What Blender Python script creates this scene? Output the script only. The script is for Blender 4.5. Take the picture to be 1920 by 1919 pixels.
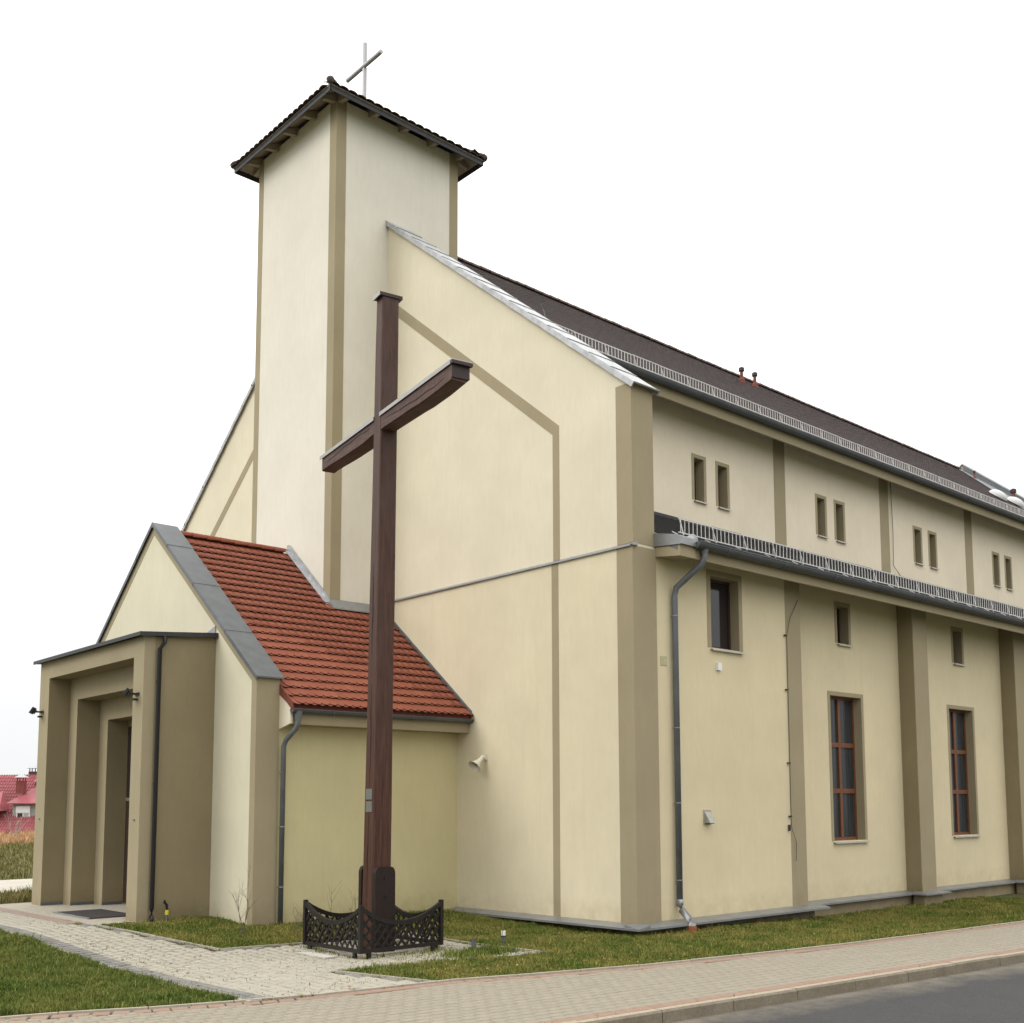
import bpy, math, random
import numpy as np
from mathutils import Vector, Matrix
random.seed(7); rng = np.random.default_rng(11)
for o in list(bpy.data.objects): bpy.data.objects.remove(o)
sc = bpy.context.scene
COL = sc.collection

# ------------------------------------------------------------------ camera, sky, sun, exposure
F, PPX, PPY = 2089.7545, 1061.036, 1298.907
CAM = Vector((-15.3496, -14.2605, 2.4))
R_ = Vector((0.72539787, -0.6882915, -0.00726214)); U_ = Vector((-0.06471, -0.07869463, 0.99479635)); D_ = Vector((0.68528136, 0.72115322, 0.10162426))
cd = bpy.data.cameras.new('camera'); cam = bpy.data.objects.new('camera', cd); COL.objects.link(cam)
m = Matrix(((R_.x, U_.x, -D_.x), (R_.y, U_.y, -D_.y), (R_.z, U_.z, -D_.z))).to_4x4(); m.translation = CAM
cam.matrix_world = m
cd.sensor_width = 36; cd.sensor_fit = 'HORIZONTAL'; cd.lens = 36 * F / 1920
cd.shift_x = -(PPX - 960) / 1920; cd.shift_y = (PPY - 959.5) / 1920
cd.clip_start = .1; cd.clip_end = 6000
sc.camera = cam
SUN = Vector((-.76, .34, .66)).normalized()
w = bpy.data.worlds.new('World'); sc.world = w; w.use_nodes = True
nt = w.node_tree; nt.nodes.clear(); N = nt.nodes.new; L = nt.links.new
out = N('ShaderNodeOutputWorld'); sky = N('ShaderNodeTexSky'); sky.sky_type = 'NISHITA'; sky.sun_disc = False
sky.sun_elevation = math.asin(SUN.z); sky.sun_rotation = math.atan2(SUN.x, SUN.y)
b1 = N('ShaderNodeBackground'); b1.inputs[1].default_value = .1; L(sky.outputs[0], b1.inputs[0])
tc = N('ShaderNodeTexCoord'); sp = N('ShaderNodeSeparateXYZ'); L(tc.outputs['Generated'], sp.inputs[0])
cr = N('ShaderNodeValToRGB'); L(sp.outputs['Z'], cr.inputs[0])      # overcast sky: about a third as bright at the horizon as overhead
e = cr.color_ramp.elements
e[0].position = 0.0; e[0].color = (.33, .334, .338, 1); e[1].position = 1; e[1].color = (1, .985, .96, 1)
q = e.new(.08); q.color = (.36, .362, .365, 1); q = e.new(.4); q.color = (.58, .575, .562, 1)
b2 = N('ShaderNodeBackground'); b2.inputs[1].default_value = 2.8; L(cr.outputs[0], b2.inputs[0])
mx = N('ShaderNodeMixShader'); mx.inputs[0].default_value = .95; L(b1.outputs[0], mx.inputs[1]); L(b2.outputs[0], mx.inputs[2]); L(mx.outputs[0], out.inputs[0])
sd = bpy.data.lights.new('sun', 'SUN'); sd.energy = 1.1; sd.angle = math.radians(28); sd.color = (1, .975, .94)
so = bpy.data.objects.new('sun', sd); COL.objects.link(so); so.rotation_euler = SUN.to_track_quat('Z', 'Y').to_euler(); so.location = (-30, 0, 40)
sc.view_settings.view_transform = 'Standard'; sc.view_settings.look = 'None'; sc.view_settings.exposure = 0; sc.view_settings.gamma = 1
sc.view_settings.use_curve_mapping = False

# ------------------------------------------------------------------ helpers
class MB:
    def __init__(s): s.v = []; s.f = []
    def quad(s, a, b, c, d): i = len(s.v); s.v += [a, b, c, d]; s.f.append((i, i+1, i+2, i+3)); return s
    def poly(s, pts): i = len(s.v); s.v += list(pts); s.f.append(tuple(range(i, i+len(pts)))); return s
    def box(s, x0, x1, y0, y1, z0, z1, M=None):
        i = len(s.v); P = [(x, y, z) for z in (z0, z1) for x, y in ((x0, y0), (x1, y0), (x1, y1), (x0, y1))]
        if M is not None: P = [tuple(M @ Vector(p)) for p in P]
        s.v += P; s.f += [tuple(i+k for k in q) for q in ((3, 2, 1, 0), (4, 5, 6, 7), (0, 1, 5, 4), (1, 2, 6, 5), (2, 3, 7, 6), (3, 0, 4, 7))]; return s
    def extr(s, pts, d):                                            # closed outline swept by vector d
        n = len(pts); i = len(s.v); d = Vector(d); s.v += [tuple(p) for p in pts] + [tuple(Vector(p)+d) for p in pts]
        s.f.append(tuple(i+k for k in reversed(range(n)))); s.f.append(tuple(i+n+k for k in range(n)))
        s.f += [(i+k, i+(k+1) % n, i+n+(k+1) % n, i+n+k) for k in range(n)]; return s
    def tube(s, pts, r, n=8, cap=True):
        pts = [Vector(p) for p in pts]; rr = r if isinstance(r, (list, tuple)) else [r]*len(pts); i0 = len(s.v)
        for k, p in enumerate(pts):
            t = (pts[min(k+1, len(pts)-1)] - pts[max(k-1, 0)]).normalized()
            a = t.orthogonal() if abs(t.z) > .95 else t.cross(Vector((0, 0, 1)))
            if abs(t.z) > .95: a = Vector((1, 0, 0)) - t*t.x
            a.normalize(); b = t.cross(a)
            for j in range(n):
                an = 2*math.pi*j/n; s.v.append(tuple(p + (a*math.cos(an)+b*math.sin(an))*rr[k]))
        for k in range(len(pts)-1):
            for j in range(n):
                a = i0+k*n+j; b = i0+k*n+(j+1) % n; s.f.append((a, b, b+n, a+n))
        if cap: s.f.append(tuple(i0+j for j in reversed(range(n)))); s.f.append(tuple(i0+(len(pts)-1)*n+j for j in range(n)))
        return s
    def sheet(s, axis, c, a0, a1, z0, z1, holes=()):               # wall face with rectangular openings; axis 'y' or 'x' is the constant one
        xs = sorted({a0, a1, *[h[0] for h in holes], *[h[1] for h in holes]}); zs = sorted({z0, z1, *[h[2] for h in holes], *[h[3] for h in holes]})
        for i in range(len(xs)-1):
            for j in range(len(zs)-1):
                mxx = (xs[i]+xs[i+1])/2; mz = (zs[j]+zs[j+1])/2
                if any(h[0] < mxx < h[1] and h[2] < mz < h[3] for h in holes): continue
                P = [(xs[i], zs[j]), (xs[i+1], zs[j]), (xs[i+1], zs[j+1]), (xs[i], zs[j+1])]
                s.quad(*[((a, c, z) if axis == 'y' else (c, a, z)) for a, z in P])
        return s
    edge = False
    def build(s, name, mat, parent=None, smooth=False, weld=False, off=(0, 0, 0), **kw):
        me = bpy.data.meshes.new(name)
        vv = s.v if off == (0, 0, 0) else [(a-off[0], b-off[1], c-off[2]) for a, b, c in s.v]
        me.from_pydata(vv, [], s.f); me.materials.append(mat)
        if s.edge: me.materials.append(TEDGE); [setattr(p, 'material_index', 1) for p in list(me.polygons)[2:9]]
        if smooth: me.polygons.foreach_set('use_smooth', [True]*len(me.polygons))
        me.update(); o = bpy.data.objects.new(name, me); COL.objects.link(o)
        if parent is not None: o.parent = parent
        for k, v in kw.items(): o[k] = v
        return o
def inst(o, loc, rot=(0, 0, 0), parent=None, scale=None):
    c = o.copy(); COL.objects.link(c); c.location = loc; c.rotation_euler = rot; c.parent = parent if parent is not None else o.parent
    if scale: c.scale = scale
    return c
def thing(name, label, cat, loc=(0, 0, 0), group=None):
    o = bpy.data.objects.new(name, None); COL.objects.link(o); o.location = loc; o.empty_display_size = .3; o['label'] = label; o['category'] = cat
    if group: o['group'] = group
    return o
def bulk(name, mat, V, Fc, T, parent=None, **kw):                  # many copies of one little mesh joined: V (n,3), Fc faces, T (k,4,4)
    V = np.asarray(V, float); k = len(T); n = len(V)
    P = np.einsum('kij,nj->kni', T[:, :3, :3], V) + T[:, None, :3, 3]
    co = P.reshape(-1, 3); me = bpy.data.meshes.new(name); me.vertices.add(len(co)); me.vertices.foreach_set('co', co.ravel())
    ln = np.array([len(f) for f in Fc]); fl = np.concatenate([np.array(f) for f in Fc])
    loops = (fl[None, :] + (np.arange(k)*n)[:, None]).ravel(); tot = np.tile(ln, k); st = np.concatenate([[0], np.cumsum(tot)[:-1]])
    me.loops.add(len(loops)); me.loops.foreach_set('vertex_index', loops.astype(np.int32))
    me.polygons.add(len(tot)); me.polygons.foreach_set('loop_start', st.astype(np.int32)); me.polygons.foreach_set('loop_total', tot.astype(np.int32))
    me.update(calc_edges=True); me.validate(); me.materials.append(mat)
    o = bpy.data.objects.new(name, me); COL.objects.link(o); o.parent = parent; o['kind'] = 'stuff'
    for a, v in kw.items(): o[a] = v
    return o
def pieces(name, mat, mb, mats4, parent, n_single=300, restname=None, **kw):
    """nearest n_single placed one by one as parts sharing a mesh, the others joined"""
    d = np.linalg.norm(mats4[:, :3, 3] - np.array(CAM), axis=1); od = np.argsort(d)
    proto = mb.build(name, mat, parent); first = True
    for i in od[:n_single]:
        o = proto if first else proto.copy()
        if not first: COL.objects.link(o); o.parent = parent
        o.matrix_local = Matrix(mats4[i].tolist()); first = False
    if len(od) > n_single:
        o = bulk(restname or name+'s', mat, mb.v, mb.f, mats4[od[n_single:]], parent, **kw)
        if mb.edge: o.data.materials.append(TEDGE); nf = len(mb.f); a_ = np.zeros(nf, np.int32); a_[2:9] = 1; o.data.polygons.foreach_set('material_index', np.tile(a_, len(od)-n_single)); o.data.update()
def T4(x, y, z, rz=0., tilt=0., sx=1., sy=1., sz=1.):
    M = Matrix.Translation((x, y, z)) @ Matrix.Rotation(rz, 4, 'Z') @ Matrix.Rotation(tilt, 4, 'X') @ Matrix.Diagonal((sx, sy, sz, 1)); return np.array(M)
def sm(a, b, x): t = np.clip((x-a)/(b-a), 0, 1); return t*t*(3-2*t)

def s2l(c): return tuple(((v/255)/12.92 if v/255 < .04045 else ((v/255+.055)/1.055)**2.4) for v in c)
class Mt:
    def __init__(s, name):
        s.m = bpy.data.materials.new(name); s.m.use_nodes = True; s.nt = s.m.node_tree; s.b = s.nt.nodes['Principled BSDF']; s.b.inputs['Specular IOR Level'].default_value = .3
    def n(s, t, **k):
        x = s.nt.nodes.new('ShaderNode'+t)
        for a, v in k.items(): setattr(x, a, v)
        return x
    def l(s, a, b): s.nt.links.new(a, b)
    def noise(s, scale, detail=4, rough=.6, vec=None, st=None):
        x = s.n('TexNoise'); x.inputs['Scale'].default_value = scale; x.inputs['Detail'].default_value = detail; x.inputs['Roughness'].default_value = rough
        g = s.n('NewGeometry')
        src = g.outputs['Position']
        if vec == 'obj': src = s.n('TexCoord').outputs['Object']
        if st: mp = s.n('Mapping'); mp.inputs['Scale'].default_value = st; s.l(src, mp.inputs[0]); src = mp.outputs[0]
        s.l(src, x.inputs['Vector']); return x.outputs['Fac']
    def rnd(s):
        g = s.n('NewGeometry'); oi = s.n('ObjectInfo'); a = s.n('Math', operation='ADD'); s.l(g.outputs['Random Per Island'], a.inputs[0]); s.l(oi.outputs['Random'], a.inputs[1])
        f = s.n('Math', operation='FRACT'); s.l(a.outputs[0], f.inputs[0]); return f.outputs[0]
    def ramp(s, fac, stops):
        r = s.n('ValToRGB'); s.l(fac, r.inputs[0]); e = r.color_ramp.elements
        e[0].position = stops[0][0]; e[0].color = (*stops[0][1], 1); e[1].position = stops[-1][0]; e[1].color = (*stops[-1][1], 1)
        for p, c in stops[1:-1]: q = e.new(p); q.color = (*c, 1)
        return r.outputs[0]
    def mix(s, f, a, b, t='MIX'):
        x = s.n('Mix', data_type='RGBA', blend_type=t)
        for i, v in ((0, f), (6, a), (7, b)):
            if isinstance(v, (int, float)): x.inputs[i].default_value = v
            elif isinstance(v, tuple): x.inputs[i].default_value = (*v, 1)
            else: s.l(v, x.inputs[i])
        return x.outputs[2]
    def bump(s, h, st=.3, d=.01):
        x = s.n('Bump'); x.inputs['Strength'].default_value = st; x.inputs['Distance'].default_value = d; s.l(h, x.inputs['Height']); s.l(x.outputs[0], s.b.inputs['Normal'])
    def col(s, c):
        if isinstance(c, tuple): s.b.inputs['Base Color'].default_value = (*c, 1)
        else: s.l(c, s.b.inputs['Base Color'])
        return s
    def r(s, v, metal=0): s.b.inputs['Roughness'].default_value = v; s.b.inputs['Metallic'].default_value = metal; return s

def plaster(name, c, var=.06, stain=(.5, .44, .32)):
    m = Mt(name); dk = tuple(v*(1-2*var) for v in c); lt = tuple(min(1, v*(1+var)) for v in c)
    a = m.ramp(m.noise(.55, 5, .62), [(.3, dk), (.72, lt)])
    f = m.ramp(m.noise(9, 6, .7, st=(1, 1, .25)), [(.42, (0, 0, 0)), (.8, (.30, .30, .30))])
    a = m.mix(f, a, tuple(v*q for v, q in zip(c, (.82, .80, .72))))
    st_ = m.ramp(m.noise(2.3, 6, .75, st=(1.6, 1.6, .07)), [(.56, (0, 0, 0)), (.78, (.28, .28, .28))]); a = m.mix(st_, a, tuple(v*q for v, q in zip(c, (.78, .76, .68))))
    g = m.n('NewGeometry'); s_ = m.n('SeparateXYZ'); m.l(g.outputs['Position'], s_.inputs[0])       # splash dirt that stays near the foot of the wall
    mr = m.n('MapRange'); mr.inputs[1].default_value = .95; mr.inputs[2].default_value = .15; m.l(s_.outputs['Z'], mr.inputs[0])
    mu = m.n('Math', operation='MULTIPLY'); m.l(mr.outputs[0], mu.inputs[0]); m.l(m.noise(3.2, 6, .7), mu.inputs[1])
    a = m.mix(m.ramp(mu.outputs[0], [(.18, (0, 0, 0)), (.7, (.6, .6, .6))]), a, tuple(v*q for v, q in zip(c, stain)))
    m.col(a).r(.9); m.bump(m.noise(110, 3, .7), .35, .006); return m.m
def flat(name, c, r=.7, metal=0, var=.12, sc_=6, bump=0, bs=60):
    m = Mt(name); a = m.ramp(m.noise(sc_, 5, .65), [(.3, tuple(v*(1-var) for v in c)), (.7, tuple(min(1, v*(1+var)) for v in c))]); m.col(a).r(r, metal)
    if bump: m.bump(m.noise(bs, 4), bump, .01)
    return m.m
def tilemat(name, cols, r=.75, bump=.25, moss=None):
    m = Mt(name); k = len(cols); a = m.ramp(m.rnd(), [(i/(k-1), c) for i, c in enumerate(cols)])
    a = m.mix(.35, a, m.ramp(m.noise(14, 5, .7), [(.3, tuple(v*.72 for v in cols[0])), (.7, tuple(min(1, v*1.25) for v in cols[-1]))]))
    if moss: a = m.mix(m.ramp(m.noise(1.3, 6, .75), [(.55, (0, 0, 0)), (.75, (.55, .55, .55))]), a, moss)
    m.col(a).r(r); m.bump(m.noise(160, 3), bump, .004); return m.m

CREAM = plaster('plaster_cream', (.69, .63, .485), .04)
YELLOW = plaster('plaster_yellow', (.665, .58, .39), .045)
CLER = plaster('plaster_clerestory', (.75, .665, .525), .04)
PALE = plaster('plaster_pale', (.71, .675, .585), .035)
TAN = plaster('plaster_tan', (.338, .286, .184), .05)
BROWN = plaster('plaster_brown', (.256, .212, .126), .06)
ZINC = flat('zinc_sheet', (.30, .31, .32), .42, .6, .14, 3)
ZINCD = flat('zinc_sheet_dark', (.135, .145, .153), .5, .35, .12, 4)
GALV = flat('galvanised_sheet', (.40, .41, .42), .5, .4, .25, 5)
PIPE = flat('zinc_pipe', (.15, .16, .17), .5, .3, .15, 3)
BLACKM = flat('dark_pipe_paint', (.018, .018, .02), .45, 0, .1)
EAVED = flat('roof_edge_metal', (.045, .046, .05), .5, .3, .15)
TILE_R = tilemat('clay_tile_red', [(.20, .055, .029), (.235, .065, .034), (.215, .058, .030), (.26, .080, .044)], .7)
TEDGE = flat('tile_edge_shade', (.055, .022, .015), .9, 0, .2, 20)  # shadow lines under the tile ends, put into the colour of the edge faces
TILE_B = tilemat('tile_brown', [(.062, .047, .046), (.078, .057, .056), (.068, .052, .052), (.088, .064, .060)], .75, .25, (.10, .10, .085))
CLAYD = flat('clay_dark_red', (.17, .05, .035), .75, 0, .2, 9)
WHITEP = flat('white_paint', (.78, .78, .76), .45, 0, .04)
CREAMP = flat('horn_paint', (.62, .58, .47), .45, 0, .06)
GLASS = None
m = Mt('window_glass'); m.col(m.ramp(m.noise(5, 3, .5, st=(6, 6, .12)), [(.3, (.012, .014, .016)), (.7, (.050, .056, .060))])).r(.22); m.b.inputs['Specular IOR Level'].default_value = .3; GLASS = m.m
m = Mt('window_glass_plain'); m.col((.028, .022, .024)).r(.08); m.b.inputs['Specular IOR Level'].default_value = .55; GLASS2 = m.m
ORANGE = flat('window_wood', (.165, .062, .028), .5, 0, .15, 12)
FRAMED = flat('window_frame_dark', (.045, .028, .022), .5, 0, .15, 12)
SILL = flat('sill_metal', (.50, .47, .42), .5, .2, .1)
STEEL = flat('brushed_steel', (.42, .42, .43), .45, .35, .1, 20)
CONC = flat('concrete', (.34, .31, .25), .9, 0, .16, 7, .3, 80)
KERBM = Mt('kerb_concrete'); KERBM.col(KERBM.mix(KERBM.ramp(KERBM.noise(2.2, 6, .7), [(.4, (0, 0, 0)), (.7, (.6, .6, .6))]), KERBM.ramp(KERBM.noise(40, 5, .7), [(.3, (.15, .128, .092)), (.7, (.27, .235, .18))]), (.12, .10, .07))).r(.95); KERBM.bump(KERBM.noise(70, 4), .4, .01); KERBM = KERBM.m
def wood(name, c1, c2, c3, st=(9, 9, .5), b=.5, r=.62, grey=None):
    m = Mt(name); g = m.noise(2.2, 7, .7, 'obj', st)
    a = m.ramp(g, [(.28, c1), (.5, c2), (.74, c3)])
    fine = m.noise(30, 4, .7, 'obj', (1, 1, .05)); a = m.mix(.28, a, m.ramp(fine, [(.35, tuple(v*.4 for v in c1)), (.7, c3)]))
    gg = m.n('NewGeometry'); sz = m.n('SeparateXYZ'); m.l(gg.outputs['Position'], sz.inputs[0]); mm = m.n('MapRange'); mm.inputs[1].default_value = 1.0; mm.inputs[2].default_value = 8.0; m.l(sz.outputs['Z'], mm.inputs[0])
    mq = m.n('Math', operation='MULTIPLY'); m.l(mm.outputs[0], mq.inputs[0]); m.l(m.ramp(m.noise(3, 6, .7, 'obj', (3, 3, .6)), [(.35, (.1, .1, .1)), (.65, (.75, .75, .75))]), mq.inputs[1])
    if grey: a = m.mix(mq.outputs[0], a, grey)
    m.col(a).r(r); m.bump(g, b, .012); return m.m
WOODP = wood('timber_stained', (.026, .009, .005), (.060, .021, .011), (.135, .060, .038), grey=(.078, .050, .042))
WOODB = wood('timber_beam', (.045, .020, .015), (.075, .034, .025), (.16, .095, .075), (9, .5, 9))
WOODF = wood('fence_timber', (.007, .005, .004), (.013, .009, .007), (.024, .018, .015), (6, 6, 1), .3, .5)
SHOE = flat('shoe_paint', (.016, .008, .0055), .5, 0, .2, 8, .2)
CRACK = flat('timber_crack', (.012, .006, .004), .9)
LAT = flat('plaque_metal', (.20, .205, .19), .45, .5, .1, 30)
BEI = tilemat('paver_beige', [(.245, .22, .170), (.265, .238, .186), (.255, .228, .178), (.28, .25, .198)], .92, .3, (.24, .23, .17))
PALEPV = tilemat('paver_pale', [(.30, .28, .225), (.345, .32, .262), (.32, .298, .242), (.37, .345, .285)], .92, .3, (.34, .32, .25))
GREYPV = tilemat('paver_grey', [(.15, .148, .135), (.19, .185, .17), (.22, .21, .19)], .92, .3)
REDPV = tilemat('paver_red', [(.245, .165, .125), (.285, .19, .145), (.265, .18, .135)], .92, .3)
SAND = flat('joint_sand', (.045, .036, .022), .95, 0, .3, 25, .3, 120)
SANDD = flat('joint_sand_dark', (.04, .035, .02), .95, 0, .35, 25, .3, 120)
m = Mt('asphalt'); a = m.ramp(m.noise(70, 6, .85), [(.35, (.020, .020, .021)), (.5, (.048, .048, .049)), (.68, (.10, .098, .095))]); big = m.ramp(m.noise(.7, 6, .65), [(.45, (0, 0, 0)), (.75, (.45, .45, .45))])
a = m.mix(big, a, (.072, .069, .064))
g = m.n('NewGeometry'); s_ = m.n('SeparateXYZ'); m.l(g.outputs['Position'], s_.inputs[0])
ma = m.n('Math', operation='MULTIPLY_ADD'); ma.inputs[1].default_value = .1; m.l(s_.outputs['X'], ma.inputs[0]); m.l(s_.outputs['Y'], ma.inputs[2])   # distance to kerb: gutter sand washed to the kerb
mr = m.n('MapRange'); mr.inputs[1].default_value = -7.0; mr.inputs[2].default_value = -5.8; m.l(ma.outputs[0], mr.inputs[0])
mu = m.n('Math', operation='MULTIPLY'); m.l(mr.outputs[0], mu.inputs[0]); m.l(m.noise(2.6, 7, .75), mu.inputs[1])
a = m.mix(m.ramp(mu.outputs[0], [(.18, (0, 0, 0)), (.55, (.8, .8, .8))]), a, m.ramp(m.noise(60, 6, .85), [(.35, (.10, .088, .068)), (.65, (.30, .26, .20))])); m.col(a).r(.9); m.bump(m.noise(120, 4), .6, .012); ASPH = m.m
m = Mt('lawn_soil'); a = m.ramp(m.noise(1.1, 7, .7), [(.32, (.035, .052, .013)), (.52, (.075, .085, .022)), (.72, (.14, .12, .045))]); a = m.mix(.5, a, m.ramp(m.noise(28, 6, .8), [(.35, (.02, .028, .008)), (.7, (.15, .15, .05))])); m.col(a).r(.95); m.bump(m.noise(40, 5), .8, .04); SOIL = m.m
def grassmat(name, c, dry, pa=.7):
    m = Mt(name); a = m.ramp(m.rnd(), [(0, c[0]), (.5, c[1]), (.85, c[2]), (1, dry)])
    a = m.mix(m.ramp(m.noise(.9, 6, .75), [(.42, (0, 0, 0)), (.60, (pa, pa, pa))]), a, m.ramp(m.rnd(), [(0, tuple(v*.55 for v in dry)), (1, dry)]))
    m.col(a).r(.7); m.b.inputs['Specular IOR Level'].default_value = .2; return m.m
GRASS = grassmat('grass_blades', [(.035, .072, .010), (.075, .120, .016), (.16, .19, .030)], (.36, .30, .085), .75)
LUSH = grassmat('lush_blades', [(.030, .068, .010), (.068, .115, .016), (.14, .18, .030)], (.30, .28, .075), .5)
FIELD = grassmat('field_blades', [(.06, .09, .018), (.11, .13, .03), (.19, .17, .055)], (.36, .28, .12))
STRAW = flat('straw', (.50, .31, .17), .9, 0, .3, 1.5)
TWIG = flat('twig_bark', (.16, .125, .085), .9, 0, .3, 20)
WHTW = flat('pale_bark', (.36, .33, .28), .9, 0, .3, 9)

# ------------------------------------------------------------------ ground, road, sidewalk
IX = np.array([-400, -15.5, -11, -9.6, -7.9, -5.73, -4.5, -2.94, -.28, 1.75, 4.5, 7.2, 400]); IY = np.array([38.8, .38, -.07, -.75, -1.36, -1.68, -2.12, -2.6, -3.13, -3.44, -3.73, -3.98, -43.3])
def inner(x): return np.interp(x, IX, IY)
def kerb(x): return -5.66 - .1*np.asarray(x)
def h(x, y):
    x = np.asarray(x, float); y = np.asarray(y, float)
    return .25*sm(1, 8, y) - .14*sm(2.5, 7, x)*sm(.2, 1.6, y-inner(x))*(1-sm(3, 8, y))
xs = np.concatenate([[-2500, -800, -300, -120, -60, -35], np.arange(-22, 30, .5), [34, 45, 70, 120, 300, 800, 2500]])
ss = np.concatenate([np.arange(0, 14, .4), [15, 17, 20, 25, 32, 45, 70, 110, 200, 500, 1200, 4000]])
X, S = np.meshgrid(xs, ss, indexing='ij'); Y = inner(X) + S
Z = h(X, Y) - .012 + (.25*0)*X
nx, ns = X.shape; V = np.stack([X, Y, Z], -1).reshape(-1, 3)
g = MB(); g.v = [tuple(p) for p in V]; g.f = [(i*ns+j, (i+1)*ns+j, (i+1)*ns+j+1, i*ns+j+1) for i in range(nx-1) for j in range(ns-1)]
g.build('ground', SOIL, kind='structure', smooth=True, label='grassy ground around the church and the field beyond')
XR = [-400, -15, 0, 20, 400]
g = MB()
for a, b in zip(XR[:-1], XR[1:]): g.quad((a, kerb(a)-8, -.15), (b, kerb(b)-8, -.15), (b, float(kerb(b))-.14, -.15), (a, float(kerb(a))-.14, -.15))
g.build('road', ASPH, kind='structure', label='grey asphalt road with pale sand washed along the kerb')
g = MB(); g.quad((-2500, 245, -.02), (-400, 34, -.02), (-400, 26, -.02), (-2500, 200, -.02))
for a, b in zip(XR[:-1], XR[1:]): g.quad((a, kerb(a)-8.15, -.03), (a, kerb(a)-600, -.03), (b, kerb(b)-600, -.03), (b, kerb(b)-8.15, -.03))
g.build('verge', SOIL, kind='structure', label='grass verge on the near side of the road')
# sidewalk: sand bed, then pavers
XB = [x for x in IX if -40 < x < 300]; XB = [-60]+list(XB)+[60]
g = MB()
for a, b in zip(XB[:-1], XB[1:]): g.quad((a, float(kerb(a)), -.024), (b, float(kerb(b)), -.024), (b, float(inner(b)), -.024), (a, float(inner(a)), -.024))
side = g.build('sidewalk', SAND, kind='structure', label='beige block paved sidewalk with red border rows beside the road')
th = math.atan(-.1); c_, s_ = math.cos(th), math.sin(th)
pv = MB(); A, B, H = .0975, .0475, .05
def paver_mesh(A, B, H, bv=.005):
    p = MB(); bz = .009; p.v = [(-A, -B, -H), (A, -B, -H), (A, B, -H), (-A, B, -H), (-A, -B, -bz), (A, -B, -bz), (A, B, -bz), (-A, B, -bz), (-A+bv, -B+bv, 0), (A-bv, -B+bv, 0), (A-bv, B-bv, 0), (-A+bv, B-bv, 0)]
    p.f = [(8, 9, 10, 11), (0, 1, 5, 4), (1, 2, 6, 5), (2, 3, 7, 6), (3, 0, 4, 7), (4, 5, 9, 8), (5, 6, 10, 9), (6, 7, 11, 10), (7, 4, 8, 11)]; return p
Lb, Lr = [], []
x0, y0 = -15.5, float(kerb(-15.5)); PR = .165
for r in range(0, 36):
    for k in range(0, 142):
        u = k*.2 + (.1 if r % 2 else 0); v = .012 + PR/2 + r*PR + (.03 if r else .015)
        px = x0 + u*c_ - v*s_; py = y0 + u*s_ + v*c_
        if py > inner(px) - .20 or px > 12.5: continue
        (Lr if r == 0 else Lb).append(T4(px, py, random.uniform(-.002, .002), th+random.uniform(-.006, .006), random.uniform(-.008, .008)))
pieces('paver', BEI, paver_mesh(.0965, .0695, .05, .009), np.array(Lb), side, 290, 'pavers')
for a in np.arange(-15.4, 12.4, .2):
    b = float(inner(a)); sl = math.atan2(float(inner(a+.1))-b, .1); Lr.append(T4(a + math.sin(sl)*.137, b - math.cos(sl)*.137, .006, sl))
pieces('red_paver', REDPV, paver_mesh(.0965, .092, .05, .009), np.array(Lr), side, 250, 'red_pavers')
# edging between sidewalk and lawn, kerb stones
acc = 0; xe = -15.4; ed = []
while xe < 12.3:
    sl = math.atan2(float(inner(xe+.5)-inner(xe)), .5); dx = math.cos(sl); ed.append((xe, float(inner(xe)), math.atan2(float(inner(xe+dx)-inner(xe)), dx), math.hypot(dx, float(inner(xe+dx)-inner(xe))))); xe += dx
eb = MB(); eb.box(.004, .992, -.030, .030, -.1, .026); edp = None
edging = thing('edging', 'thin concrete edging strip between the lawn and the block sidewalk', 'edging', (0, 0, 0))
for i, (a, b, an, ln) in enumerate(ed):
    if i == 0: edp = eb.build('edging_stone', CONC, edging); o = edp
    else: o = inst(edp, (0, 0, 0))
    o.location = (a, b, random.uniform(-.004, .004)); o.rotation_euler = (0, 0, an); o.scale = (ln, 1, 1)
kroot = thing('kerb', 'weathered brown concrete kerb stones along the asphalt road', 'kerb', (0, 0, 0))
kb = MB(); kb.extr([(.004, -.14, -.3), (.004, .0, -.3), (.004, .0, .004), (.004, -.115, .004), (.004, -.14, -.022)], (1.188, 0, 0)); kp = kb.build('kerb_stone', KERBM, kroot); kp.data.materials.append(flat('kerb_worn_lit_top', (.33, .285, .215), .9, 0, .18, 14, .3, 90)); kp.data.polygons[4].material_index = 1  # worn top also coloured for sky light, face coloured darker for shade and grime
for i in range(31):
    u = -1.71 + i*1.2; o = kp if i == 0 else inst(kp, (0, 0, 0)); o.location = (x0+u*c_, y0+u*s_, random.uniform(-.006, .006)); o.rotation_euler = (random.uniform(-.02, .02), 0, th+random.uniform(-.004, .004))
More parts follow.
